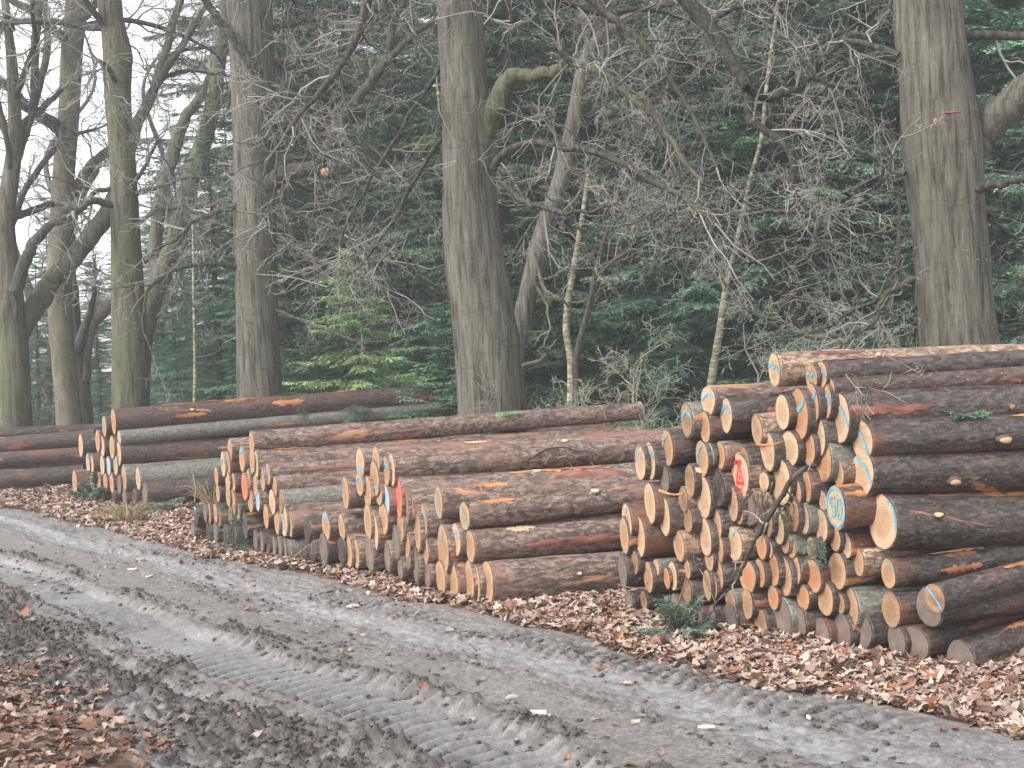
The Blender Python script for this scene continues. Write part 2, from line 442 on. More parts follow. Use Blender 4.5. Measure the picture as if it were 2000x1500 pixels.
def axis_steps(segs):
    out = []
    for a, b, s0 in segs:
        n = max(1, int(round((b - a) / s0)))
        out.append(np.linspace(a, b, n, endpoint=False))
    return np.concatenate(out + [[segs[-1][1]]])
rs = axis_steps([(-160, -20, 10), (-20, -4.2, .8), (-4.2, 3.6, .0135), (3.6, 8, .03), (8, 16, .075), (16, 30, .35), (30, 60, 2), (60, 160, 10)])
vsn = axis_steps([(-150, -30, 10), (-30, -6, 1.5), (-6, -1.4, .14), (-1.4, -.06, .035), (-.06, 3.06, .0135), (3.06, 4.6, .03), (4.6, 9, .3), (9, 30, 2), (30, 150, 10)])
GR, GV = np.meshgrid(rs, vsn, indexing='ij')
GX = RO[0] + GR*RD[0] + GV*RN[0]; GY = RO[1] + GR*RD[1] + GV*RN[1]
gz, gl, gw, gvv = ground_fields(GX.ravel(), GY.ravel())
GVERT = np.stack([GX.ravel(), GY.ravel(), gz], axis=1)
nrr, nvv = len(rs), len(vsn)
ii, jj = np.meshgrid(np.arange(nrr-1), np.arange(nvv-1), indexing='ij')
Q = np.stack([ii*nvv+jj, (ii+1)*nvv+jj, (ii+1)*nvv+jj+1, ii*nvv+jj+1], axis=-1).reshape(-1, 4)
vm = (vsn[:-1] + vsn[1:]) / 2; rm = (rs[:-1] + rs[1:]) / 2
is_track = ((vm[None, :] > 0) & (vm[None, :] < 2.85) & (rm[:, None] > -20) & (rm[:, None] < 60)).ravel()

def mud_material():
    t = NT('wet_grey_mud')
    v = t.coords((1, 1, 1), rand=0)
    loose_and_shade, wet = t.attr('loose_and_shade').outputs['Fac'], t.attr('wet').outputs['Fac']
    n1 = t.noise(v, 3.0, 8, .65); n2 = t.noise(v, 38, 7, .74); n3 = t.noise(v, 130, 3, .6)
    base = t.ramp(n1, [(.3, (.175, .158, .150)), (.5, (.245, .227, .219)), (.72, (.315, .298, .291))])
    base = t.mix(t.ramp(n2, [(.42, .75), (.58, 0)]), base, (.085, .074, .07))
    base = t.mix(t.ramp(n3, [(.66, 0), (.74, .7)]), base, (.46, .44, .43))
    base = t.mix(t.math('MULTIPLY', wet, .5), base, (.32, .322, .338))  # pale silt and the bluish shine of wet lanes put into the colour
    f = t.math('MULTIPLY', loose_and_shade, t.ramp(n2, [(.25, .55), (.6, 1)]))
    col = t.mix(f, base, t.mix(n2, (.035, .029, .027), (.105, .089, .082)))
    rough = t.math('SUBTRACT', .74, t.math('MULTIPLY', wet, .46))
    t.bump(t.math('ADD', t.math('MULTIPLY', n2, 1.0), t.math('MULTIPLY', n3, .35)), .8, .012)
    return t.done(col, rough, .5)
def litter_material():
    t = NT('leaf_litter_soil')
    v = t.coords((1, 1, 1), rand=0)
    vo = t.n('ShaderNodeTexVoronoi'); t.l(v, vo.inputs['Vector']); vo.inputs['Scale'].default_value = 17
    sep = t.n('ShaderNodeSeparateColor'); t.l(vo.outputs['Color'], sep.inputs[0])
    col = t.ramp(sep.outputs[0], [(.1, (.05, .034, .026)), (.4, (.16, .09, .06)), (.7, (.30, .19, .13)), (1, (.38, .27, .2))])
    col = t.mix(t.ramp(t.noise(v, 8, 5, .7), [(.45, 0), (.62, .8)]), col, (.075, .055, .045))
    t.bump(t.math('ADD', vo.outputs['Distance'], t.noise(v, 40, 4)), 1.0, .03)
    return t.done(col, .85, .2)
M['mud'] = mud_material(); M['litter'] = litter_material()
def sub_mesh(name, mask, mat):
    q = Q[mask]; used, inv = np.unique(q.ravel(), return_inverse=True)
    return new_mesh(name, GVERT[used], inv.reshape(-1, 4), mat, True, attrs={'loose_and_shade': gl[used], 'wet': gw[used]})
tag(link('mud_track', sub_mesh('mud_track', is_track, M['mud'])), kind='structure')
tag(link('forest_floor', sub_mesh('forest_floor', ~is_track, M['litter'])), kind='structure')

# ------------------------------------------------------------------ logs
# (x, y, w, h, face, paint, bark, opts) : where the sawn end sits in view, how wide and tall it looks
N1 = [
 (1513,722,22,64,'P','zig','bark_pale',dict(L=3.6)), (1384,782,27,56,'P','band','bark_scaly',{}), (1342,820,22,64,'B','band','bark_grey',{}),
 (1419,811,22,66,'P','band','bark_dark',{}), (1377,835,20,60,'T','',  'bark_dark',{}), (1304,875,22,68,'T','side','bark_dark',{}),
 (1251,903,20,68,'P','edge','bark_dark',{}), (1270,900,20,72,'P','band','bark_dark',{}), (1479,839,19,57,'T','dot','bark_pale',{}),
 (1529,805,27,66,'P','','bark_dark',{}), (1561,810,31,97,'O','arc','bark_dark',{}), (1586,737,20,50,'T','zig','bark_dark',{}),
 (1586,790,24,80,'T','arc','bark_dark',{}), (1500,880,26,75,'P','','bark_dark',{}), (1543,877,34,70,'P','','bark_dark',{}),
 (1579,873,26,70,'O','','bark_dark',{}), (1599,852,25,75,'P','','bark_dark',{}), (1372,895,22,68,'T','side','bark_dark',{}),
 (1384,889,24,54,'T','scribble','bark_dark',{}), (1407,889,19,56,'O','','bark_scaly',{}), (1446,930,35,86,'Rd','redmark','bark_scaly',{}),
 (1298,935,20,54,'G','','bark_dark',{}), (1348,939,19,62,'B','','bark_dark',{}), (1375,972,29,78,'P','edge','bark_dark',{}),
 (1400,953,30,70,'D','','bark_dark',{}), (1270,982,19,78,'P','','bark_dark',{}), (1298,1008,21,74,'P','','bark_brown',{}),
 (1225,1018,18,68,'P','tick','bark_dark',{}), (1220,1046,18,68,'T','','bark_dark',{}), (1249,1048,23,80,'P','','bark_dark',{}),
 (1344,1014,17,54,'B','','bark_brown',{}), (1493,941,20,36,'P','','bark_dark',{}), (1526,942,36,88,'P','','bark_dark',{}),
 (1576,950,18,61,'O','','bark_dark',{}), (1552,962,28,56,'O','','bark_dark',{}), (1432,984,18,66,'T','','bark_dark',{}),
 (1443,1001,18,44,'O','','bark_scaly',{}), (1463,988,27,74,'G','','bark_pale',{}), (1521,1030,22,68,'P','','bark_dark',{}),
 (1549,1002,22,68,'O','dot','bark_dark',{}), (1570,1013,22,60,'P','','bark_grey',{}), (1605,1028,23,62,'P','','bark_dark',{}),
 (1608,978,15,38,'P','','bark_dark',{}), (1634,991,36,78,'P','fifty','bark_brown',dict(pull=.13)), (1638,923,22,54,'T','','bark_scaly',{}),
 (1686,925,39,88,'P','arcr','bark_dark',dict(slope=-.04)), (1608,898,31,80,'O','','bark_grey',{}), (1631,1050,22,52,'T','','bark_dark',{}),
 (1653,1065,22,50,'P','dot','bark_dark',{}), (1586,1070,19,42,'O','','bark_dark',{}), (1534,1057,15,46,'T','','bark_grey',{}),
 (1546,1070,17,42,'O','','bark_grey',{}), (1488,1067,19,48,'O','','bark_dark',{}), (1503,1073,14,32,'P','','bark_dark',{}),
 (1434,1062,31,66,'P','tick','bark_pale',{}), (1379,1050,20,75,'P','','bark_dark',{}), (1399,1022,22,56,'T','','bark_dark',{}),
 (1402,1071,23,57,'T','','bark_dark',{}), (1386,1090,17,52,'T','','bark_dark',{}), (1327,1066,22,58,'T','','bark_pale',{}),
 (1217,1116,17,64,'G','','bark_dark',{}), (1239,1098,17,46,'B','','bark_dark',{}), (1267,1127,18,58,'T','','bark_dark',{}),
 (1282,1109,13,34,'P','','bark_grey',{}), (1303,1130,12,40,'O','','bark_dark',{}), (1314,1125,18,56,'P','','bark_dark',{}),
 (1343,1112,12,38,'T','','bark_dark',{}), (1342,1157,18,54,'B','','bark_dark',{}), (1382,1143,14,56,'T','','bark_dark',{}),
 (1394,1144,14,48,'O','','bark_dark',{}), (1404,1122,18,58,'T','','bark_dark',{}), (1461,1126,31,64,'O','','bark_dark',{}),
 (1484,1120,21,56,'O','','bark_dark',{}), (1510,1111,23,66,'O','','bark_dark',{}), (1534,1127,25,72,'T','','bark_dark',{}),
 (1554,1114,19,56,'T','','bark_dark',{}), (1588,1125,32,64,'O','','bark_dark',{}), (1569,1166,24,50,'O','','bark_dark',{}),
 (1511,1167,22,46,'O','','bark_dark',{}), (1460,1180,21,58,'T','','bark_dark',{}), (1427,1170,20,40,'B','','bark_grey',{}),
 (1426,1209,23,58,'G','','bark_dark',{}), (1444,1222,16,40,'G','','bark_dark',{}), (1486,1213,24,58,'B','','bark_dark',{}),
 (1527,1207,38,80,'G','','bark_grey',{}), (1561,1217,26,60,'G','','bark_dark',{}), (1230,1172,14,36,'G','','bark_dark',{}),
 (1258,1172,14,34,'B','','bark_dark',{}), (1318,1179,14,38,'G','','bark_dark',{}), (1352,1200,13,32,'T','','bark_dark',{}),
 (1366,1202,13,32,'G','','bark_dark',{}), (1392,1202,15,38,'G','','bark_dark',{}), (1725,1020,54,104,'P','rim','bark_dark',dict(slope=-.03)),
 (1677,1098,22,54,'T','','bark_pale',{}), (1636,1115,34,70,'T','','bark_dark',{}), (1736,1120,28,56,'T','topedge','bark_dark',dict(slope=-.13)),
 (1612,1168,32,68,'T','','bark_dark',{}), (1642,1178,18,40,'B','','bark_dark',{}), (1664,1186,26,70,'T','','bark_grey',{}),
 (1741,1190,36,70,'B','','bark_dark',{}), (1815,1186,48,72,'G','','bark_dark',{}), (1826,1168,30,54,'B','diag','bark_dark',dict(slope=-.25, az=62, pull=.2)),
 (1606,1238,30,60,'G','','bark_dark',{}), (1646,1233,30,68,'G','','bark_dark',{}), (1686,1234,34,66,'G','','bark_dark',{}),
 (1752,1252,34,62,'G','','bark_dark',{}), (1790,1257,26,66,'G','','bark_dark',dict(slope=-.24, az=62)), (1876,1277,46,62,'G','','bark_dark',dict(slope=-.33, az=56)),
 (1605,732,22,50,'T','zig','bark_dark',dict(L=3.6)), (1612,783,24,68,'T','zig','bark_dark',{}), (1641,816,37,90,'P','arcr','bark_dark',dict(slope=-.064)),
 (1685,860,37,78,'P','diag','bark_dark',dict(slope=-.05)), (1622,760,18,44,'T','','bark_brown',{}), (1455,900,18,50,'B','','bark_dark',{}),
 (1335,975,18,46,'B','','bark_pale',{}), (1480,1015,20,60,'D','','bark_dark',{}), (1500,1020,18,56,'B','','bark_dark',{}),
]
N2 = [
 (704,904,17,58,'P','low',  'bark_scaly',{}),(735,901,14,54,'T','low','bark_scaly',{}),(732,935,17,66,'T','low','bark_scaly',{}),
 (754,920,15,58,'T','band','bark_scaly',{}),(765,917,12,62,'P','','bark_scaly',dict(h=50)),(703,944,15,48,'T','band','bark_scaly',{}),
 (718,960,15,60,'T','','bark_scaly',{}),(740,960,15,52,'T','','bark_scaly',{}),(675,962,14,62,'T','edge','bark_scaly',{}),
 (754,978,14,62,'Bl','','bark_scaly',{}),(779,971,12,76,'Rr','','bark_scaly',{}),(792,983,11,78,'B','','bark_scaly',{}),
 (802,988,11,58,'T','tick','bark_scaly',{}),(857,981,16,60,'T','diag','bark_scaly',{}),(749,1014,19,58,'T','','bark_scaly',{}),
 (719,1018,14,70,'T','','bark_scaly',{}),(731,1037,15,74,'P','','bark_scaly',{}),(783,1028,11,62,'T','','bark_scaly',{}),
 (774,1060,14,62,'G','','bark_scaly',{}),(815,1037,13,80,'T','tick','bark_scaly',{}),(828,1017,13,64,'T','band','bark_scaly',{}),
 (908,1008,20,52,'T','diag','bark_scaly',{}),(891,1054,18,62,'P','band','bark_scaly',{}),(919,1067,18,60,'T','edge','bark_scaly',{}),
 (866,1072,21,92,'T','tick','bark_scaly',{}),(795,1062,12,54,'T','','bark_scaly',{}),(797,1086,13,46,'G','','bark_scaly',{}),
 (831,1072,13,58,'T','','bark_scaly',{}),(835,1122,14,48,'G','','bark_scaly',{}),(812,1103,12,66,'G','','bark_scaly',{}),
 (782,1106,11,50,'G','','bark_scaly',{}),(757,1087,13,60,'G','','bark_scaly',{}),(861,1128,20,64,'T','','bark_scaly',{}),
 (884,1130,21,76,'T','','bark_scaly',{}),(917,1134,16,76,'T','','bark_scaly',{}),(930,1138,15,70,'T','','bark_scaly',{}),
 (952,1138,25,80,'T','','bark_scaly',dict(slope=-.075)),(722,1081,17,66,'G','','bark_scaly',{}),(681,1075,15,62,'T','','bark_scaly',{}),
 (696,1082,13,56,'T','','bark_scaly',{}),(668,1030,13,54,'T','','bark_scaly',{}),(637,1027,16,56,'T','topband','bark_scaly',{}),
 (667,1075,14,52,'D','','bark_dark',{}),(632,1072,19,58,'G','','bark_dark',{}),(492,864,10,42,'T','','bark_scaly',{}),
 (450,878,8,42,'T','low','bark_scaly',{}),(473,897,11,48,'T','topband','bark_scaly',{}),(493,900,10,48,'T','','bark_scaly',{}),
 (500,907,10,52,'P','','bark_scaly',{}),(436,907,9,48,'P','band','bark_grey',{}),(445,905,10,46,'O','','bark_brown',{}),
 (423,930,8,38,'T','','bark_brown',{}),(426,963,8,34,'T','','bark_brown',{}),(445,941,9,42,'P','','bark_brown',{}),
 (456,942,10,36,'T','','bark_brown',{}),(446,969,9,42,'T','','bark_brown',{}),(455,981,10,48,'T','','bark_brown',{}),
 (478,950,13,56,'Rr','','bark_scaly',{}),(485,937,8,40,'T','','bark_scaly',{}),(489,978,11,46,'T','','bark_scaly',{}),
 (503,976,9,46,'Bl','','bark_scaly',{}),(499,948,9,38,'T','','bark_scaly',{}),(513,935,10,46,'T','band','bark_scaly',{}),
 (524,926,9,40,'T','band','bark_scaly',{}),(537,950,8,40,'T','','bark_scaly',{}),(532,980,12,48,'P','','bark_scaly',{}),
 (548,980,9,44,'B','','bark_grey',{}),(554,1015,16,62,'P','diag','bark_scaly',{}),(567,1024,9,48,'T','','bark_scaly',{}),
 (541,1020,10,46,'T','','bark_scaly',{}),(520,1008,10,46,'T','','bark_brown',{}),(479,1027,10,50,'G','','bark_dark',{}),
 (465,999,9,36,'T','','bark_dark',{}),(451,1006,8,36,'B','','bark_dark',{}),(421,1003,9,38,'T','','bark_dark',{}),
 (428,1011,8,34,'B','','bark_dark',{}),(409,1002,8,38,'B','','bark_dark',{}),(401,1001,8,36,'G','','bark_dark',{}),
 (383,1006,9,40,'D','topband','bark_dark',{}),(377,1037,9,38,'G','tick','bark_dark',{}),(407,1036,9,40,'D','','bark_dark',{}),
 (421,1038,9,40,'G','','bark_dark',{}),(440,1046,9,38,'D','','bark_dark',{}),(458,1052,9,40,'D','','bark_dark',{}),(499,1055,9,42,'G','','bark_dark',{}),(511,1058,9,42,'G','','bark_dark',{}),
 (524,1064,9,38,'D','','bark_dark',{}),(535,1069,9,42,'G','','bark_dark',{}),(546,1069,10,44,'G','','bark_dark',{}),(556,1073,10,44,'G','','bark_dark',{}),
 (563,1076,10,46,'G','','bark_grey',{}),(590,1085,12,50,'D','','bark_dark',{}),(610,1078,11,50,'D','','bark_dark',{}),(600,1036,12,50,'D','','bark_dark',{}),
]
N3 = [
 (204,832,9,40,'T','band','bark_brown',{}),(222,823,9,48,'O','','bark_brown',dict(slope=-.082, L=4.85, patches=9)),(158,870,10,42,'P','','bark_dark',{}),
 (191,861,9,42,'T','','bark_brown',{}),(200,872,12,40,'Rd','','bark_brown',{}),(219,874,12,46,'T','','bark_brown',{}),
 (232,886,9,44,'P','','bark_brown',{}),(233,856,8,30,'P','','bark_grey',dict(L=4.95, slope=-.095)),(172,904,9,36,'P','topband','bark_brown',{}),
 (179,909,10,38,'P','','bark_brown',{}),(200,909,11,38,'P','','bark_brown',{}),(212,910,11,38,'Bl','','bark_brown',{}),
 (226,909,10,38,'P','band','bark_brown',{}),(242,935,9,52,'T','','bark_grey',{}),(270,935,9,44,'P','dot','bark_grey',{}),
 (146,942,11,48,'T','','bark_brown',{}),(180,940,10,36,'P','','bark_brown',{}),(193,941,10,36,'T','','bark_brown',{}),
 (206,942,10,36,'T','','bark_brown',{}),(218,943,11,38,'T','','bark_brown',{}),(233,946,10,36,'G','','bark_brown',{}),
 (243,970,10,34,'G','','bark_brown',{}),(283,965,10,46,'G','','bark_dark',{}),(168,966,12,30,'D','','bark_dark',{}),
 (200,971,10,30,'D','','bark_dark',{}),(222,972,10,30,'D','','bark_dark',{}),(262,974,10,34,'D','','bark_dark',{}),
]
PILES = [('near', N1, ground_at(1215, 1196), ground_at(1900, 1312), 3.6, (58, 86)),
         ('middle', N2, ground_at(375, 1056), ground_at(955, 1184), 3.8, (66, 79)),
         ('far', N3, ground_at(140, 970), ground_at(290, 992), 3.7, (62, 71))]

def paint_lines(kind):
    J = lambda s=.05: rnd.uniform(-s, s)
    return {
     'band': [([(-.85, -.05+J()), (-.45, .32+J()), (0, .5+J()), (.45, .4+J()), (.85, .15+J())], .085)],
     'topband': [([(-.6, .55), (0, .72+J()), (.65, .45)], .14)],
     'low': [([(-.85, -.35+J()), (0, -.5+J()), (.85, -.35)], .08)],
     'side': [([(-.2, .62), (-.5, .3), (-.7, -.1), (-.55, -.45)], .07), ([(-.2, .6), (.2, .7)], .07)],
     'edge': [([(-.3, .8), (-.65, .4), (-.8, -.1)], .05)],
     'zig': [([(-.85, .15), (-.4, .35+J()), (.0, .1), (.4, .3), (.85, -.25)], .085)],
     'dot': [([(-.06, -.1), (0, .02), (.05, .16)], .13)],
     'tick': [([(-.1, .45), (.15, .75)], .09)],
     'arc': [([(-.75, .55), (-.4, .3), (.0, .2), (.4, .35), (.7, .62)], .085)],
     'arcr': [([(-.65, .68), (-.1, .5), (.4, .2), (.82, -.32)], .075)],
     'rim': [([(.38, .85), (.7, .6), (.9, .2), (.9, -.2)], .06)],
     'diag': [([(-.6, .7), (0, .15), (.5, -.5), (.6, -.7)], .075)],
     'topedge': [([(-.3, .9), (.1, .93), (.4, .86)], .05), ([(.5, .75), (.85, .2)], .05)],
     'scribble': [([(-.6, .75), (.6, .8), (.75, -.1), (.3, -.8), (-.3, -.45)], .06), ([(.1, .5), (-.35, .42), (-.3, .12), (.1, .05), (.1, -.3), (-.35, -.38)], .06),
                  ([(.5, .35), (.3, .0), (.35, -.32), (.55, -.2), (.35, -.05)], .055)],
     'fifty': [([(.94*math.sin(a), .94*math.cos(a)) for a in np.linspace(0, 2*math.pi, 22)], .075),
               ([(-.08, .46), (-.5, .44), (-.52, .1), (-.25, .13), (-.08, -.05), (-.1, -.32), (-.3, -.44), (-.52, -.36)], .06),
               ([(.36+.25*math.sin(a), .0+.46*math.cos(a)) for a in np.linspace(0, 2*math.pi, 14)], .06)],
     'redmark': [([(-.5, .6), (.25, .66)], .10), ([(-.38, .66), (.12, .56)], .07), ([(-.05, .55), (-.38, -.32)], .04), ([(-.02, .55), (.42, -.32)], .04),
                 ([(-.40, -.34), (.46, -.34)], .05), ([(-.4, -.27), (.44, -.27)], .03), ([(-.08, -.14), (-.02, .05), (.06, -.14)], .03), ([(-.06, -.09), (.05, -.09)], .025),
                 ([(-.02, .18), (.04, .24)], .025), ([(-.25, -.58), (.25, -.58)], .03), ([(-.2, -.7), (.15, -.68)], .05), ([(-.7, -.5), (-.45, -.8), (-.1, -.94)], .11)],
    }[kind]

LOGS = []
def make_log(pile, x, y, w, h, face, paint, bark, opt, A, B, L0, azr):
    p = plane_at(x, y, A, B)
    if 'pull' in opt: p = O + (p-O)*(1-opt['pull']/np.linalg.norm(p-O))
    d = p[1]
    rad = h * d / FPX / 2 * 1.03
    if 'az' in opt: az = opt['az']
    else:
        va = math.degrees(math.atan((x - 1000) / FPX))
        az = min(azr[1], max(azr[0], va + math.degrees(math.acos(min(.95, w / h)))))
        az = az * .8 + .2 * (sum(azr) / 2 if pile != 'near' else 78)
    a = R(az)
    if pile == 'near' and 1560 < x and y < 1200: az = min(az, 80)
    L = opt.get('L', L0) + rnd.uniform(-.12, .12)
    # tilt so that the log's line in view has the wanted slope
    tilt = rnd.uniform(-.012, .012)
    p2 = p + np.array([math.sin(a), math.cos(a), 0]) * .6
    def proj(P):
        v = np.asarray(P) - O
        z = v.dot(f0); return np.array([1000 + FPX * v.dot(c_right) / z, 750 - FPX * v.dot(c_up) / z])
    if 'slope' in opt:
        best = None
        for k in range(-40, 41):
            q = proj(p + np.array([math.sin(a), math.cos(a), k * .006]) * 1.0); s = proj(p)
            e = abs((q[1] - s[1]) / (q[0] - s[0]) - opt['slope'])
            if best is None or e < best[0]: best = (e, k * .006)
        tilt = best[1]
    zax = np.array([math.sin(a), math.cos(a), tilt]); zax /= np.linalg.norm(zax)
    xax = np.array([math.cos(a), -math.sin(a), 0]); yax = np.cross(zax, xax)
    if p[2] - rad < .0 : p = p + np.array([0, 0, rad - p[2] - .015])
    root = bpy.data.objects.new('log', None); COL.objects.link(root); root.empty_display_size = .1
    mw = Matrix.Identity(4)
    for k in range(3):
        mw[k][0], mw[k][1], mw[k][2], mw[k][3] = xax[k], yax[k], zax[k], p[k]
    root.matrix_world = mw
    # shape: lumpy section, slight taper and bow, knots swelling here and there
    e2, e3, ph2, ph3 = rnd.uniform(.0, .05), rnd.uniform(0, .035), rnd.uniform(0, 6.3), rnd.uniform(0, 6.3)
    bx, by = rnd.uniform(-.03, .03), rnd.uniform(-.02, .03); tp = rnd.uniform(.86, .96); s0 = rnd.uniform(0, 50); flare = rnd.uniform(0, .06)
    big = h > 50
    def surf(th, z):
        th = np.asarray(th, float); z = np.asarray(z, float)
        q = 1 + e2*np.cos(2*th+ph2) + e3*np.cos(3*th+ph3)
        q = q * (1 - (1-tp) * z / L + flare * np.exp(-z / .25))
        q = q + .03 * vnoise(np.cos(th)*1.6 + s0, np.sin(th)*1.6, z*2.2, 3) + .022 * vnoise(np.cos(th)*4 + s0, np.sin(th)*4, z*7, 4)
        return rad * q
    def centre(z):
        t = np.asarray(z) / L
        return bx*4*t*(1-t), by*4*t*(1-t)
    ns = 26 if big else 18
    zs = np.concatenate([[0, .012], np.linspace(.06, L-.02, 34 if big else 18), [L]])
    th = np.arange(ns) * 2*math.pi/ns
    TH, Z = np.meshgrid(th, zs, indexing='xy')
    SR = surf(TH, Z)
    SR = SR + rad * (.05 if bark == 'bark_scaly' else .03) * vnoise(np.cos(TH)*5 + s0, np.sin(TH)*5, Z*9, 9)
    cxx, cyy = centre(Z)
    V = np.stack([SR*np.cos(TH)+cxx, SR*np.sin(TH)+cyy, Z], axis=-1).reshape(-1, 3)
    nz = len(zs)
    i0 = (np.arange(nz-1)[:, None]*ns + np.arange(ns)[None]); i1 = (np.arange(nz-1)[:, None]*ns + (np.arange(ns)[None]+1) % ns)
    F = np.stack([i0, i0+ns, i1+ns, i1], axis=-1).reshape(-1, 4)
    bt = rnd.uniform(.945, .98)
    fr = surf(th, 0.0) * bt
    inner = np.stack([fr*np.cos(th), fr*np.sin(th), np.zeros(ns)], -1); inner2 = inner.copy(); inner2[:, 2] = L
    cb = centre(L)
    outer = V[:ns]
    V = np.vstack([V, inner, inner2]); o1 = nz*ns; o2 = o1+ns; k = np.arange(ns); k1 = (k+1) % ns
    F = np.vstack([F, np.stack([k, k1, o1+k1, o1+k], -1), np.stack([(nz-1)*ns+k1, (nz-1)*ns+k, o2+k, o2+k1], -1)])
    link('bark', new_mesh('bark', V, F, M[bark], True), root)
    # sawn faces
    def face_mesh(zf, flip, mat):
        rows = [0.0, .33, .66, 1.0]
        vv, aa = [(0, 0, zf)], [0.0]
        tz = rnd.uniform(-.02, .02)
        for rr in rows[1:]:
            for j in range(ns):
                vv.append((fr[j]*math.cos(th[j])*rr*1.0, fr[j]*math.sin(th[j])*rr*1.0, zf)); aa.append(rr)
        ff = []
        for j in range(ns):
            j1 = (j+1) % ns
            ff.append((0, 1+j1, 1+j) if not flip else (0, 1+j, 1+j1))
            for q in (0, 1):
                b0 = 1+q*ns; c = (b0+j, b0+j1, b0+ns+j1, b0+ns+j)
                ff.append(c if not flip else c[::-1])
        return new_mesh('cut_face', np.array(vv), ff, mat, False, attrs={'rad': aa})
    ff = face_mesh(-.003, False, M[face])
    link('cut_face', ff, root)
    link('cut_face', face_mesh(L+.002, True, M['B' if face in 'Rd Rr Bl G D'.split() else face]), root)
    # paint on the face
    if paint:
        vv, fc = [], []
        mean = fr.mean()
        for pl, wd in paint_lines(paint):
            P = catmull([(a_, b_) for a_, b_ in pl], max(4, len(pl)*4))
            T = np.gradient(P, axis=0); T /= np.linalg.norm(T, axis=1, keepdims=True)+1e-9
            Nn = np.stack([-T[:, 1], T[:, 0]], -1); b0 = len(vv)
            for q in range(len(P)):
                ww = wd * (1 + rnd.uniform(-.28, .28)) * 1.05
                for s_ in (-1, 1):
                    c = P[q] + Nn[q]*ww*s_
                    rr = math.hypot(*c)
                    if rr > .97: c = c / rr * .97
                    vv.append((c[0]*mean, -c[1]*mean, -.0065))
            for q in range(len(P)-1): fc.append((b0+2*q, b0+2*q+1, b0+2*q+3, b0+2*q+2))
        pm = link('paint_mark', new_mesh('paint_mark', np.array(vv), fc, M['red' if paint == 'redmark' else 'blue'], False), root)
        if paint == 'fifty': pm['label'] = 'blue sprayed ring with the number 50'
        if paint == 'redmark': pm['label'] = 'red sprayed triangle mark'
    # torn bark
    npch = opt.get('patches', rnd.choice([3, 4, 5, 6]) if big else rnd.choice([0, 1, 1, 2]))
    for k in range(npch):
        zc = rnd.uniform(.15, L*.75); ln = rnd.uniform(.12, .8); tc = rnd.uniform(-2.4, .3); hw = rnd.uniform(.14, .38)
        n_ = 22
        vv, fc = [], []
        for q in range(n_+1):
            z = zc + ln*(q/n_-.5)*2*.5
            z = min(max(z, .01), L-.05)
            env = math.sqrt(max(0, 1-(2*q/n_-1)**2))
            a0 = tc - hw*env*rnd.uniform(.3, 1.2); a1 = tc + hw*env*rnd.uniform(.3, 1.2)
            c0, c1 = centre(z)
            for f_ in (0, .33, .67, 1):
                an = a0+(a1-a0)*f_; r_ = float(surf(an, z))*(1.012 if f_ in (0, 1) else 1.034) + .002
                vv.append((r_*math.cos(an)+c0, r_*math.sin(an)+c1, z))
        for q in range(n_):
            for f_ in range(3):
                b_ = q*4+f_; fc.append((b_, b_+4, b_+5, b_+1))
        mt = rnd.choice(['torn_pale', 'torn_orange', 'torn_orange', 'torn_red', 'torn_red']) if pile != 'far' else rnd.choice(['torn_orange', 'torn_orange', 'torn_pale'])
        link('torn_bark', new_mesh('torn_bark', np.array(vv), fc, M[mt], True), root)
    # branch stubs
    for k in range(rnd.choice([1, 2, 3, 3]) if big else rnd.choice([0, 1, 2])):
        z = rnd.uniform(.2, L*.8); an = rnd.uniform(-2.4, .4); rk = rnd.uniform(.011, .024); st = rnd.uniform(1.2, 2.2)
        c0, c1 = centre(z); sr = float(surf(an, z))
        er = np.array([math.cos(an), math.sin(an), 0]); et = np.array([-math.sin(an), math.cos(an), 0]); ez = np.array([0, 0, 1.0])
        base = np.array([c0, c1, z])
        n_ = 9; aa = np.arange(n_)*2*math.pi/n_
        rg = [(sr*.94, 1.5), (sr*1.03+.008, 1.05), (sr*1.03+.012, .85)]
        vv = [base + er*q + (et*np.cos(a_) + ez*np.sin(a_)*st)*rk*s_*(1+.12*math.sin(a_*3+z*9)) for q, s_ in rg for a_ in aa] + [base + er*(rg[2][0]+.002)]
        fc, mi = [], []
        for q in range(2):
            for j in range(n_):
                fc.append((q*n_+j, q*n_+(j+1) % n_, (q+1)*n_+(j+1) % n_, (q+1)*n_+j)); mi.append(0)
        for j in range(n_): fc.append((2*n_+j, 2*n_+(j+1) % n_, 3*n_)); mi.append(1)
        link('knot', new_mesh('knot', np.array(vv), fc, [M[bark], M['knot' if rnd.random() < .7 else 'torn_orange']], True, mi), root)
    LOGS.append(dict(o=root, pile=pile, x=x, y=y, h=h, w=w, face=face, paint=paint, bark=bark, z=p[2], rad=rad, p=p, s=opt.get('s')))
    return root
for pile, rows, A, B, L0, azr in PILES:
    for (x, y, w, h, face, paint, bark, opt) in rows:
        make_log(pile, x, y, w, h, face, paint, bark, opt, A, B, L0, azr)

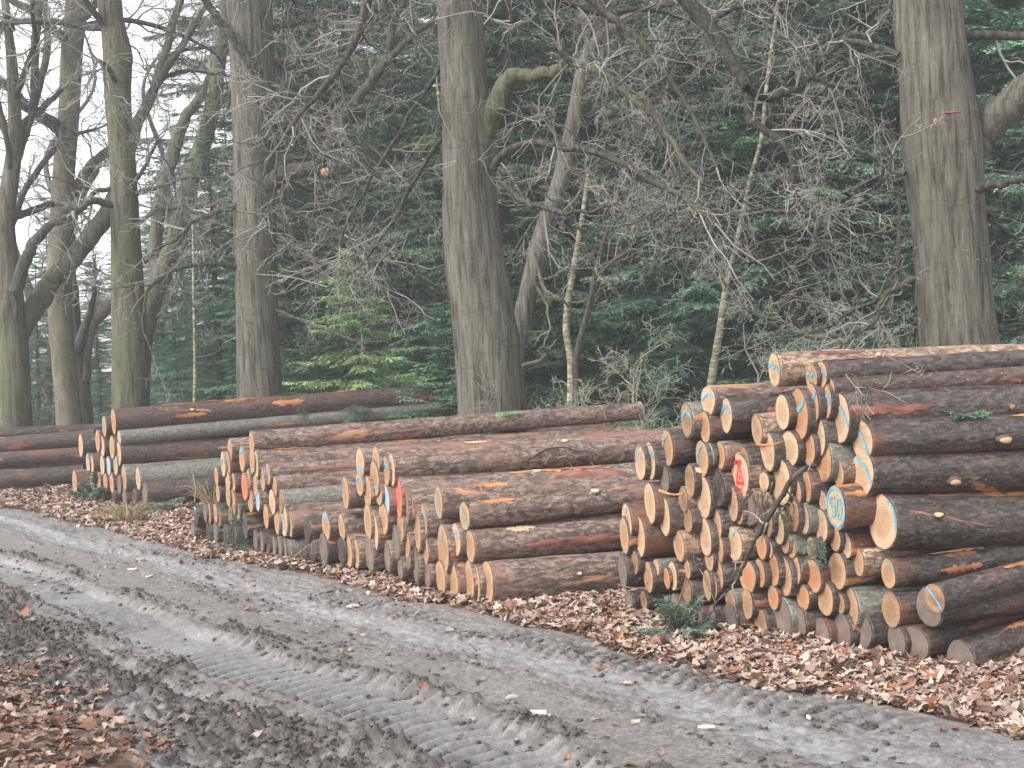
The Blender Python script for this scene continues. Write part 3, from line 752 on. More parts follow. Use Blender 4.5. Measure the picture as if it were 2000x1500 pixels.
# the fourth stack: its sawn ends lie beyond the frame, only flanks show
P4 = []
for (x, y, d, h, bark) in [(205, 833, 24.5, 26, 'bark_dark'), (168, 860, 23.6, 36, 'bark_brown'), (172, 890, 23.2, 34, 'bark_brown'), (172, 921, 22.8, 38, 'bark_dark'), (190, 905, 24.6, 34, 'bark_dark'), (190, 872, 25.0, 34, 'bark_dark')]:
    e = at(x, y, d); a = R(66); L = 4.2
    p = e - np.array([math.sin(a), math.cos(a), 0]) * L
    # reuse the builder: give it the front point directly
    q = p - O; zz = q.dot(f0)
    px_, py_ = 1000 + FPX*q.dot(c_right)/zz, 750 - FPX*q.dot(c_up)/zz
    A_ = p; B_ = p + np.array([.5, -.8, 0])
    o = make_log('fourth', px_, py_, h*.4, h, 'T', '', bark, dict(L=L, az=66, patches=3), A_, B_, L, (60, 70))

# ---- what to call each log
FACE = {'P': 'pale cream', 'T': 'tan', 'O': 'orange', 'B': 'brown', 'G': 'muddy grey', 'D': 'dark rotten', 'Rd': 'red dusted', 'Rr': 'red sprayed', 'Bl': 'blue sprayed'}
BARKW = {'bark_dark': 'dark bark', 'bark_scaly': 'scaly pinkish bark', 'bark_brown': 'brown bark', 'bark_grey': 'smooth grey bark', 'bark_pale': 'half-peeled bark'}
PAINT = {'band': 'blue stripe', 'topband': 'blue top stripe', 'low': 'low blue stripe', 'side': 'blue side arc', 'edge': 'thin blue edge line', 'zig': 'blue zigzag', 'dot': 'blue dot', 'tick': 'blue tick',
         'arc': 'blue U-shaped arc', 'arcr': 'blue curved stripe', 'rim': 'blue rim line', 'diag': 'blue diagonal line', 'topedge': 'blue top edge', 'scribble': 'blue scribble', 'fifty': 'blue ring and number 50', 'redmark': 'red triangle'}
STACK = {'near': 'nearest stack', 'middle': 'middle stack', 'far': 'stack under longest log', 'fourth': 'furthest stack'}
ORD = ['zeroth', 'first', 'second', 'third', 'fourth', 'fifth', 'sixth', 'seventh', 'eighth', 'ninth', 'tenth', 'eleventh', 'twelfth', 'thirteenth', 'fourteenth', 'fifteenth', 'sixteenth', 'seventeenth', 'eighteenth', 'nineteenth', 'twentieth']
ORD += ['twenty-' + o for o in ORD[1:10]] + ['thirtieth']
GRP = {'near': 'logs in the nearest stack', 'middle': 'logs in the middle stack', 'far': 'logs in the far stack', 'fourth': 'logs in the furthest stack'}
FIXED = {(1634, 991): 'log with a blue ring and number 50 sprayed on its pale end', (1446, 930): 'log with red sprayed end bearing a triangle mark, nearest stack',
         (1384, 889): 'log with a boxed blue scribble on its tan end, nearest stack', (1513, 722): 'half-peeled log lying on the very top of the nearest stack',
         (1725, 1020): 'thickest log, pale end with blue line on its rim, nearest stack', (222, 823): 'long brown log with orange torn bark on top of its stack',
         (779, 971): 'log with a wholly red sprayed end in the middle stack, nearer of two', (478, 950): 'log with a wholly red sprayed end in the middle stack, further of two',
         (200, 872): 'log with red sprayed end in the stack under the long brown log', (1876, 1277): 'muddy dark log lying lowest and nearest the camera, slanting onto leaves',
         (952, 1138): 'thick scaly log at the foot of the middle stack, nearest the camera', (1736, 1120): 'dark log with one long bright strip of torn bark, nearest stack',
         (233, 856): 'slim grey-green log lying just under the long brown log', (492, 864): 'uppermost scaly log of the middle stack'}
seen = set()
for pile in ('near', 'middle', 'far', 'fourth'):
    G = [g for g in LOGS if g['pile'] == pile]
    rowh = {'near': .205, 'middle': .26, 'far': .27, 'fourth': .25}[pile]
    for g in G:
        g['row'] = max(1, int(round((g['z'] - .09) / rowh)) + 1)
    maxrow = max(g['row'] for g in G)
    for g in G:
        key = (g['x'], g['y'])
        if key in FIXED: lab = FIXED[key]
        else:
            same = sorted([q for q in G if q['row'] == g['row']], key=lambda q: q['x'])
            k = same.index(g) + 1
            rowname = 'bottom layer' if g['row'] == 1 else ('top layer' if g['row'] == maxrow else ORD[g['row']] + ' layer')
            pos = ('alone' if len(same) == 1 else 'leftmost' if k == 1 else 'rightmost' if k == len(same) else ORD[k] + ' from left')
            if pile == 'fourth': lab = BARKW[g['bark']] + ' log, ' + pos + ' in ' + rowname + ', ' + STACK[pile]
            elif g['paint']: lab = FACE[g['face']] + ' end, ' + PAINT[g['paint']] + ', ' + pos + ' in ' + rowname + ', ' + STACK[pile]
            else: lab = FACE[g['face']] + ' log end, ' + pos + ' in ' + rowname + ', ' + STACK[pile]
        if len(lab.split()) > 16: print('LONG', len(lab.split()), lab)
        assert lab not in seen, lab
        seen.add(lab)
        tag(g['o'], lab, 'log', GRP[pile])
# ------------------------------------------------------------------ broadleaf trees
def unit(v): return v / (np.linalg.norm(v) + 1e-9)
def rot_about(v, k, a):
    return v*math.cos(a) + np.cross(k, v)*math.sin(a) + k*np.dot(k, v)*(1-math.cos(a))
def side_dir(d, ang):
    k = unit(np.cross(d, np.array([rnd.gauss(0, 1), rnd.gauss(0, 1), rnd.gauss(0, 1)])))
    return rot_about(d, k, ang)
def grow(T, p, d, L, r, lev, maxlev, wig=.35, trop=0.0, kids=(6, 6, 5), spread=(.6, 1.15), rmin=.0022, tint=.45, n=6):
    """one branch as a crooked polyline, then its side branches"""
    pts = [np.array(p, float)]; dd = unit(np.array(d, float)); step = L/(n-1)
    dirs = [dd]
    for k in range(n-1):
        dd = unit(dd + np.array([rnd.gauss(0, wig), rnd.gauss(0, wig), rnd.gauss(0, wig)])*.75 + np.array([0, 0, trop]))
        pts.append(pts[-1] + dd*step); dirs.append(dd)
    rads = [max(rmin, r*(1-.62*k/(n-1))) for k in range(n)]
    T.add(pts, rads, min(1, max(0, tint + rnd.uniform(-.2, .3))))
    if lev >= maxlev: return
    nk = kids[min(lev, len(kids)-1)]
    nk = max(1, int(round(nk * rnd.uniform(.7, 1.3))))
    for k in range(nk):
        u = rnd.uniform(.18, 1.0)*(n-1); i = min(n-2, int(u)); f = u-i
        q = pts[i]*(1-f) + pts[i+1]*f
        grow(T, q, side_dir(dirs[min(i+1, n-1)], rnd.uniform(*spread)), L*rnd.uniform(.38, .68)*(1-.35*u/(n-1)), max(rmin, rads[i]*.55), lev+1, maxlev, wig, trop*.8, kids, spread, rmin, tint+.08, 5 if lev+1 >= maxlev else 6)

def trunk_mesh(P, rad, ns, mat, ridge=.05, seed=0, flare=0, name='trunk'):
    """swept trunk with vertical plates, furrows and bulges"""
    n = len(P)
    T = np.gradient(P, axis=0); T /= np.linalg.norm(T, axis=1, keepdims=True)
    U = np.cross(T, np.array([0.02, 1, 0.0])); U /= np.linalg.norm(U, axis=1, keepdims=True); W = np.cross(T, U)
    s = np.concatenate([[0], np.cumsum(np.linalg.norm(np.diff(P, axis=0), axis=1))])
    th = np.arange(ns)*2*math.pi/ns
    TH, S = np.meshgrid(th, s, indexing='xy'); RR = np.repeat(np.asarray(rad)[:, None], ns, 1)
    cx, cy = np.cos(TH), np.sin(TH)
    bs = min(1.0, ridge/.035) if ns > 20 else .35
    big = 1 + bs*.05*vnoise(cx*1.2+seed, cy*1.2, S*.8, 2) + bs*.03*vnoise(cx*2.5+seed, cy*2.5, S*2, 3)
    fur = fbm(cx*9+seed, cy*9, S*1.6, 8, 3, .6)
    crk = np.clip(vnoise(cx*3+seed, cy*3, S*9, 12)-.35, 0, 1)
    q = big + ridge*(np.abs(fur)*1.2 - .4) - ridge*.9*crk
    V = P[:, None, :] + (RR*q)[..., None]*(cx[..., None]*U[:, None, :] + cy[..., None]*W[:, None, :])
    i0 = np.arange(n-1)[:, None]*ns + np.arange(ns)[None]; i1 = np.arange(n-1)[:, None]*ns + ((np.arange(ns)+1) % ns)[None]
    F = np.stack([i0, i1, i1+ns, i0+ns], -1).reshape(-1, 4)
    return new_mesh(name, V.reshape(-1, 3), F, mat, True)
def px_path(rows, d0, d1=None):
    """(x, y, width[, depth]) rows to world points and radii"""
    n = len(rows); P, Rr = [], []
    for k, r_ in enumerate(rows):
        d = r_[3] if len(r_) > 3 else d0 + ((d1 if d1 else d0) - d0)*k/max(1, n-1)
        P.append(at(r_[0], r_[1], d)); Rr.append(r_[2]*d/FPX/2)
    return np.array(P), np.array(Rr)
def smooth_path(P, Rr, n, jit=0.0, seed=0):
    C = catmull(np.hstack([P, Rr[:, None]]), n)
    if jit:
        u = np.arange(n)
        for k in range(3): C[:, k] += jit*np.array([float(vnoise(x*.6, k*7.0, seed, 4)) for x in u])*np.minimum(1, u/3)
    return C[:, :3], np.maximum(C[:, 3], .0025)

def broadleaf(name, label, cat, d, trunk_rows, limbs, mat='oak', limbmat='limb', ns=48, base_y=None, ridge=.05, twig=1.0, crown_limbs=(), top_limbs=0, group=None, kids=(6, 6, 4), droop=-.03, step=.09, tint=.4):
    P, Rr = px_path(trunk_rows, d)
    # carry the trunk down into the ground
    b = P[-1].copy(); g = float(gh(b[0], b[1])) - .15
    if b[2] > g + .02:
        dirv = unit(P[-1]-P[-2]); t = (g-b[2])/dirv[2]
        P = np.vstack([P, b + dirv*t]); Rr = np.append(Rr, Rr[-1]*1.18)
    P, Rr = P[::-1], Rr[::-1]
    Lt = np.linalg.norm(np.diff(P, axis=0), axis=1).sum()
    n = max(12, int(Lt/step))
    Ps, Rs = smooth_path(P, Rr, n)
    base = Ps[0].copy()
    root = thing(name, label, cat, base, group)
    sd_ = rnd.uniform(0, 90)
    link('trunk', trunk_mesh(Ps-base, Rs, ns, M[mat], ridge, sd_), root)
    T = Tubes()
    for li, lb in enumerate(limbs):
        rows, dd = lb[0], lb[1]; o = lb[2] if len(lb) > 2 else {}
        LP, LR = px_path(rows, dd[0], dd[1])
        m_ = max(10, int(len(rows)*5))
        LP, LR = smooth_path(LP, LR, m_, o.get('jit', .02), li*3.3)
        link('limb', trunk_mesh(LP-base, LR, 14 if LR.max() > .05 else 8, M[o.get('mat', limbmat)], .06, li*5.0, name='limb'), root)
        tw = o.get('twig', 1.0)*twig
        Ll = np.linalg.norm(np.diff(LP, axis=0), axis=1).sum()
        for k in range(int(Ll*o.get('dens', 4.5)*tw*.6)):
            i = rnd.randint(int(m_*o.get('from', .15)), m_-2)
            dv = unit(LP[i+1]-LP[i])
            grow(T, LP[i]-base, side_dir(dv, rnd.uniform(.6, 1.3)), rnd.uniform(.5, 1.25)*o.get('len', 1.0), min(LR[i]*.5, .014), 1, 3, .38, rnd.uniform(-.06, .04), kids, tint=tint)
        if o.get('tip', True):
            grow(T, LP[-1]-base, unit(LP[-1]-LP[-3]), rnd.uniform(.5, .9)*o.get('len', 1.0), max(.004, LR[-1]*.8), 1, 3, .35, 0, kids, tint=tint)
    H = Ps[-1]-base
    for cl in crown_limbs:                       # limbs given by (height on trunk, azimuth deg, rise, length, radius)
        hz, az, rise, Lc, rc = cl
        i = int(np.argmin(np.abs(Ps[:, 2]-hz))); a = R(az)
        dv = unit(np.array([math.sin(a), math.cos(a), rise]))
        pts = [Ps[i]-base]; dd = dv
        nn = 9
        for k in range(nn-1):
            dd = unit(dd + np.array([rnd.gauss(0, .22), rnd.gauss(0, .22), rnd.gauss(0, .16) + droop*2]))
            pts.append(pts[-1]+dd*Lc/(nn-1))
        pts = catmull(np.array(pts), 22); rr_ = np.linspace(rc, rc*.22, 22)
        link('limb', trunk_mesh(pts, rr_, 10, M[limbmat], .06, hz*3, name='limb'), root)
        for k in range(int(Lc*2.0*twig)):
            j = rnd.randint(4, 20); dv2 = unit(pts[j+1]-pts[j])
            grow(T, pts[j], side_dir(dv2, rnd.uniform(.55, 1.2)), rnd.uniform(.7, 1.5), rr_[j]*.5, 1, 3, .38, droop, kids, tint=tint)
        grow(T, pts[-1], unit(pts[-1]-pts[-3]), 1.0, rr_[-1], 1, 3, .35, droop, kids, tint=tint)
    me = T.mesh('twigs', 3, M['twigs'])
    if me: tag(link('twigs', me, root), kind='stuff')
    return root

# the row of big oaks behind the stacks
oak_right = broadleaf('oak_tree', 'thick straight oak trunk rising behind the nearest log stack, one big limb', 'tree', 13.0,
  [(1770, -640, 95), (1790, -320, 112), (1806, -80, 124), (1813, 40, 130), (1825, 150, 136), (1836, 250, 148), (1842, 330, 150), (1848, 400, 142), (1856, 500, 142), (1864, 600, 146), (1873, 680, 152), (1884, 800, 170), (1890, 900, 200)],
  [([(1848, 365, 56), (1878, 310, 84), (1908, 266, 76), (1948, 224, 66), (2000, 180, 60), (2070, 128, 54), (2150, 55, 46)], (13.25, 12.7), dict(mat='oak', tip=False, dens=1)),
   ([(1895, 372, 24), (1930, 362, 17), (1965, 358, 14), (2010, 345, 12), (2080, 330, 9)], (12.8, 12.2), dict(mat='limb')),
   ([(1782, 545, 16), (1760, 560, 12), (1735, 572, 11), (1715, 600, 9), (1712, 625, 8), (1680, 650, 6), (1640, 680, 5)], (12.9, 12.3), dict(dens=6)),
   ([(1782, 548, 10), (1730, 575, 8), (1660, 610, 7), (1590, 650, 6), (1510, 660, 5)], (12.9, 13.4), dict(dens=6)),
   ([(1790, 600, 9), (1700, 640, 8), (1600, 660, 7), (1520, 640, 5), (1450, 600, 4)], (13, 14), dict(dens=7)),
   ([(1768, 340, 10), (1735, 330, 8), (1700, 300, 7), (1640, 285, 6), (1590, 300, 5)], (12.9, 13.5), dict(dens=8)),
   ([(1755, 108, 14), (1700, 90, 12), (1655, 78, 11), (1630, 100, 9), (1590, 110, 8), (1540, 130, 7)], (12.9, 13.5), dict(dens=8)),
   ([(1760, 350, 8), (1728, 360, 9), (1722, 345, 7), (1745, 300, 6)], (12.9, 12.7), dict(dens=3)),
   ([(1915, 400, 12), (1950, 440, 10), (1990, 470, 9), (2060, 500, 8)], (12.9, 13.5), dict(dens=6)),
   ([(1925, 520, 10), (1960, 480, 8), (2000, 500, 7), (2050, 560, 6)], (13, 13.6), dict(dens=6))],
  ns=64, ridge=.035, crown_limbs=[(5.4, 250, .25, 4, .07), (6, 120, .2, 4, .08), (5.0, 300, .1, 3.4, .06), (6.3, 30, .3, 4, .07), (4.3, 75, .15, 3, .05)], step=.06)
oak_mid = broadleaf('oak_tree', 'tall oak trunk rising behind the middle log stack, mossy bent limb on its right', 'tree', 14.0,
  [(850, -700, 66), (872, -400, 76), (888, -150, 84), (895, 0, 90), (902, 120, 90), (910, 230, 98), (915, 330, 102), (919, 420, 106), (929, 520, 114), (941, 600, 118), (953, 690, 124), (962, 800, 130), (970, 950, 152)],
  [([(948, 262, 40), (966, 215, 37), (982, 172, 32), (1004, 146, 29), (1040, 146, 26), (1075, 142, 22), (1100, 128, 20), (1115, 120, 19), (1150, 132, 15), (1185, 152, 13), (1235, 190, 12), (1290, 238, 11), (1330, 300, 10), (1370, 360, 9)], (13.95, 13.0), dict(mat='oak_green', dens=7, **{'from': .45})),
   ([(1115, 120, 13), (1090, 100, 9), (1065, 82, 8), (1030, 60, 6), (1000, 50, 5)], (13.4, 13.2), dict(dens=5)),
   ([(962, 330, 16), (988, 296, 15), (1035, 280, 14), (1085, 286, 15), (1140, 292, 14), (1190, 308, 13), (1220, 322, 14), (1270, 352, 12), (1320, 378, 11), (1360, 408, 10), (1395, 435, 8)], (13.8, 12.6), dict(dens=5, **{'from': .3})),
   ([(1220, 320, 9), (1240, 345, 7), (1290, 362, 6), (1350, 372, 5)], (13.1, 13.4), dict(dens=5)),
   ([(972, 335, 11), (985, 362, 11), (1010, 385, 12), (1040, 400, 12), (1075, 410, 11), (1105, 416, 9), (1150, 412, 7), (1200, 395, 5)], (13.8, 13.2), dict(dens=4)),
   ([(872, 578, 9), (850, 568, 8), (828, 552, 8), (806, 530, 8), (800, 520, 9)], (14, 13.8), dict(dens=2)),
   ([(880, -420, 46), (980, -330, 42), (1120, -240, 38), (1240, -120, 34), (1340, 0, 30), (1372, 35, 29), (1400, 70, 28), (1425, 115, 27), (1445, 145, 26), (1462, 180, 22), (1464, 232, 17), (1490, 252, 15), (1520, 272, 15), (1545, 305, 13), (1550, 330, 15), (1545, 362, 14), (1560, 390, 10), (1578, 415, 9), (1604, 430, 8), (1592, 460, 7), (1625, 487, 5)], (14, 11.2), dict(dens=2.0, mat='limb_dark', jit=.005, **{'from': .5})),
   ([(1458, 172, 17), (1482, 184, 17), (1502, 194, 14), (1530, 184, 13), (1565, 172, 13), (1580, 150, 11), (1585, 100, 9), (1620, 75, 8), (1670, 50, 8), (1720, 15, 9)], (12.48, 13.4), dict(dens=3, mat='limb_dark')),
   ([(1582, 150, 9), (1620, 165, 8), (1660, 178, 9), (1690, 215, 8), (1712, 265, 6), (1750, 330, 5)], (13.3, 13.5), dict(dens=8)),
   ([(1502, 194, 8), (1508, 235, 7), (1530, 270, 7), (1560, 310, 5)], (13.3, 13.1), dict(dens=5)),
   ([(1578, 415, 7), (1530, 412, 8), (1490, 412, 6), (1465, 425, 4)], (12.5, 12.7), dict(dens=3)),
   ([(912, -300, 30), (760, -120, 24), (700, 60, 16), (640, 160, 12), (560, 260, 8)], (14, 13.6), dict(dens=8)),
   ([(905, -200, 26), (1080, -60, 20), (1230, 60, 14), (1330, 190, 10), (1400, 330, 6)], (14, 13.2), dict(dens=6)),
   ([(905, -150, 20), (1000, -50, 16), (1150, 20, 12), (1290, 20, 9), (1420, 60, 6)], (14, 14.6), dict(dens=6)),
   ([(880, 100, 10), (820, 190, 9), (760, 290, 8), (700, 390, 6), (660, 480, 4)], (14, 14.6), dict(dens=6)),
   ([(880, 250, 9), (820, 330, 8), (770, 430, 7), (700, 520, 5), (640, 560, 4)], (14, 15), dict(dens=6))],
  ns=64, ridge=.04, crown_limbs=[(6.2, 200, .3, 3.5, .07), (6.6, 290, .3, 4, .08), (6.8, 80, .25, 4, .07), (5.6, 20, .3, 4, .06)], step=.06)
oak_left = broadleaf('oak_tree', 'dark oak trunk with a bright moss streak high up, behind the long brown log', 'tree', 20.0,
  [(455, -800, 60), (470, -400, 72), (482, -150, 82), (486, 0, 88), (492, 130, 88), (497, 250, 86), (497, 380, 80), (500, 500, 80), (503, 650, 84), (506, 780, 88), (508, 900, 100)],
  [([(508, 366, 34), (540, 350, 34), (565, 338, 32), (590, 330, 30), (612, 328, 28), (630, 332, 26)], (19.9, 19.5), dict(mat='limb', tip=False, dens=1)),
   ([(606, 330, 20), (625, 315, 20), (640, 285, 22), (668, 240, 21), (690, 205, 20), (720, 165, 20), (755, 122, 18), (762, 100, 14), (766, 50, 13), (788, 2, 12), (800, -40, 10)], (19.6, 18.6), dict(dens=5)),
   ([(755, 122, 15), (790, 85, 13), (820, 60, 11), (848, 40, 9)], (18.8, 18.6), dict(dens=4)),
   ([(508, 150, 18, 19.8), (494, 128, 20, 19.64), (478, 104, 19, 19.6), (455, 75, 18, 19.56), (430, 40, 16, 19.5), (400, 0, 14, 19.4), (380, -40, 12, 19.3)], (19.9, 19.2), dict(dens=4)),
   ([(470, 398, 14), (440, 408, 12), (410, 420, 12), (380, 432, 9), (340, 470, 7), (300, 490, 5)], (19.9, 19.4), dict(dens=6)),
   ([(465, 522, 10), (430, 516, 9), (380, 516, 9), (335, 530, 8), (295, 560, 7), (283, 590, 6), (280, 640, 5), (300, 690, 4)], (19.9, 19.0), dict(dens=4)),
   ([(535, 605, 7), (580, 622, 6), (630, 642, 6), (690, 668, 5)], (19.9, 19), dict(dens=1.5, tip=False)),
   ([(530, 120, 14), (590, 115, 12), (650, 100, 12), (700, 80, 9), (730, 45, 7)], (20, 19.6), dict(dens=8)),
   ([(530, 300, 9), (570, 290, 8), (575, 250, 7), (555, 210, 6), (560, 150, 5)], (19.9, 19.7), dict(dens=7)),
   ([(530, 390, 9), (590, 420, 8), (660, 450, 7), (740, 500, 6), (830, 540, 4)], (20, 19), dict(dens=7)),
   ([(530, 450, 8), (600, 500, 7), (680, 530, 6), (770, 570, 4)], (20, 18.6), dict(dens=7)),
   ([(535, 230, 10), (620, 230, 8), (700, 270, 7), (780, 340, 5), (850, 430, 4)], (20, 19), dict(dens=7)),
   ([(530, 330, 8), (600, 370, 7), (700, 400, 6), (800, 420, 4)], (20, 21), dict(dens=7)),
   ([(520, 60, 14), (600, 40, 12), (700, 30, 9), (800, 60, 7)], (20, 21), dict(dens=7)),
   ([(512, 200, 9), (540, 300, 8), (530, 400, 6), (520, 440, 4)], (19.7, 19.4), dict(dens=6))],
  mat='oak', ns=48, ridge=.04, crown_limbs=[(8, 100, .2, 5, .09), (8.4, 230, .3, 5, .09), (7.6, 20, .3, 5, .08), (7.0, 160, .15, 4, .07)])
def oak(label, d, trunk, limbs, **kw): return broadleaf('oak_tree', label, 'tree', d, trunk, limbs, **kw)
oak('olive oak trunk with a swollen burl high on its right side', 24.0,
  [(185, -600, 36), (200, -250, 42), (214, 0, 46), (222, 60, 48), (230, 108, 56), (230, 135, 54), (231, 200, 50), (238, 300, 50), (243, 400, 54), (248, 520, 60), (252, 650, 66), (254, 800, 70), (255, 900, 82)],
  [([(225, 402, 15), (198, 396, 14), (180, 394, 13), (160, 405, 13), (143, 415, 12)], (23.9, 23.3), dict(dens=3)),
   ([(222, 368, 9), (195, 372, 9), (180, 380, 9), (179, 396, 8)], (23.9, 23.7), dict(dens=2)),
   ([(262, 360, 9), (280, 330, 8), (295, 300, 7), (310, 270, 5)], (23.9, 23.5), dict(dens=4)),
   ([(268, 378, 11), (290, 370, 10), (320, 362, 8), (360, 350, 6), (430, 345, 4)], (23.9, 23.2), dict(dens=8)),
   ([(268, 440, 9), (300, 412, 9), (340, 405, 8), (400, 405, 6)], (23.9, 23.2), dict(dens=8)),
   ([(215, 60, 14), (180, 20, 12), (150, -30, 10)], (24, 23.4), dict(dens=6))],
  mat='oak_green', ns=40, ridge=.025, twig=1.7, crown_limbs=[(8.5, 90, .3, 4.5, .07), (7.5, 270, .3, 4.5, .07), (6.5, 200, .2, 3.5, .05)])
broadleaf('beech_tree', 'smooth yellowish trunk with a dark limb reaching left, beside the olive oak', 'tree', 26.0,
  [(160, -600, 34), (156, -250, 38), (150, 0, 41), (141, 90, 42), (138, 150, 42), (134, 230, 40), (126, 320, 42), (121, 400, 43), (116, 520, 48), (118, 620, 46), (126, 720, 46), (135, 820, 50)],
  [([(122, 258, 28), (108, 245, 25), (75, 225, 24), (45, 200, 21), (20, 175, 19), (-20, 145, 17)], (25.9, 25.2), dict(dens=2.5)),
   ([(132, 82, 20), (115, 66, 18), (90, 50, 16), (62, 22, 15), (30, 4, 14), (-10, -12, 12)], (25.9, 25.2), dict(mat='oak_green', dens=3)),
   ([(160, 40, 14), (175, 25, 13), (190, 0, 12), (205, -40, 10)], (26, 26.4), dict(mat='oak_green', dens=5)),
   ([(142, 384, 20), (162, 345, 20), (182, 318, 18), (205, 300, 16), (240, 290, 12)], (26.2, 27), dict(mat='oak_green', dens=5))],
  mat='beech', ns=36, ridge=.012, twig=1.8, crown_limbs=[(9, 270, .3, 4, .06), (8, 60, .3, 4, .06)])
oak('massive mossy oak at the edge of the row, forking low into many crooked limbs', 24.5,
  [(0, -80, 14), (14, 40, 16), (24, 140, 22), (29, 240, 26), (26, 310, 30), (14, 390, 33), (10, 450, 38), (16, 540, 46), (22, 620, 56), (26, 720, 62), (28, 840, 70)],
  [([(30, 570, 26), (45, 525, 25), (55, 500, 23), (68, 470, 21), (95, 442, 16), (130, 425, 12)], (24.3, 24.0), dict(dens=2)),
   ([(26, 690, 26), (42, 640, 40), (62, 605, 41), (80, 583, 39), (98, 551, 37), (140, 508, 36), (176, 464, 36), (205, 426, 35), (225, 380, 33), (242, 328, 30), (256, 280, 26), (272, 232, 22), (300, 180, 18), (330, 75, 16), (352, 0, 14), (365, -60, 12)], (24.5, 27), dict(mat='oak_green', dens=4, **{'from': .45})),
   ([(270, 236, 16), (292, 190, 16), (330, 125, 15), (352, 95, 13), (385, 40, 11), (405, 5, 9)], (26.3, 27), dict(dens=8)),
   ([(300, 165, 9), (350, 140, 8), (395, 140, 6), (440, 150, 4)], (26.6, 27), dict(dens=8)),
   ([(310, 118, 9), (355, 100, 8), (400, 92, 6)], (26.6, 27), dict(dens=8)),
   ([(18, 425, 15), (45, 418, 15), (70, 408, 15), (102, 398, 13)], (24.4, 25.5), dict(dens=2)),
   ([(28, 330, 15), (55, 250, 14), (66, 190, 15), (68, 110, 16), (72, 40, 16), (76, -30, 13)], (24.5, 25.5), dict(dens=5)),
   ([(66, 215, 13), (85, 130, 14), (92, 60, 14), (88, 0, 13)], (25, 26), dict(mat='oak_green', dens=5)),
   ([(26, 280, 14), (45, 240, 13), (85, 210, 12), (120, 175, 9)], (24.5, 25.6), dict(dens=6)),
   ([(20, 330, 12), (10, 250, 10), (-10, 180, 9)], (24.4, 24), dict(dens=6)),
   ([(15, 460, 12), (50, 370, 12), (90, 310, 11), (130, 270, 9), (190, 250, 6)], (24.6, 26), dict(dens=8)),
   ([(24, 60, 12), (15, 30, 11), (0, 60, 8)], (24.5, 24.0), dict(dens=5))],
  mat='oak_green', ns=44, ridge=.03, twig=1.7, crown_limbs=[(6, 300, .4, 4, .06), (6.5, 120, .4, 4, .06)])
oak('short mossy oak splitting into a red-barked curved fork, left of the olive oak', 27.0,
  [(138, 560, 30), (140, 640, 36), (146, 700, 44), (152, 780, 52), (154, 840, 58)],
  [([(156, 745, 40), (163, 690, 34), (170, 655, 30), (183, 624, 28), (208, 598, 26), (240, 570, 22), (262, 530, 18)], (27, 27.5), dict(mat='beech', dens=2)),
   ([(150, 690, 24), (165, 640, 18), (178, 600, 12), (185, 560, 9)], (26.8, 26.6), dict(dens=3)),
   ([(138, 570, 28), (134, 480, 24), (150, 400, 18), (190, 330, 12)], (27, 28), dict(mat='oak_green', dens=4))],
  mat='oak_green', ns=32, ridge=.03, step=.12)
oak('leaning forked oak whose twin stems slant right between the olive and dark trunks', 30.0,
  [(438, -60, 18), (440, 10, 21), (432, 90, 25), (420, 180, 30), (399, 270, 34), (372, 355, 36), (354, 420, 36), (340, 480, 38), (308, 552, 42), (288, 605, 46), (270, 690, 50), (264, 830, 56)],
  [([(302, 560, 28), (304, 480, 26), (312, 400, 26), (325, 340, 26), (342, 285, 26), (362, 228, 22), (392, 190, 18), (410, 150, 14)], (30, 30.4), dict(mat='oak_green', dens=4)),
   ([(410, 215, 12), (440, 190, 11), (470, 170, 9)], (30, 30.5), dict(dens=4)),
   ([(365, 380, 12), (400, 395, 10), (440, 405, 8), (490, 395, 6)], (30, 29.5), dict(dens=8)),
   ([(420, 150, 10), (390, 130, 9), (350, 145, 7), (310, 150, 5)], (30, 30.5), dict(dens=8)),
   ([(330, 500, 10), (370, 470, 9), (420, 450, 8), (470, 440, 6)], (30, 29), dict(dens=6)),
   ([(425, 130, 9), (470, 60, 8), (520, 20, 6)], (30, 29), dict(dens=6))],
  mat='oak_green', ns=32, ridge=.025, step=.12, twig=1.6)
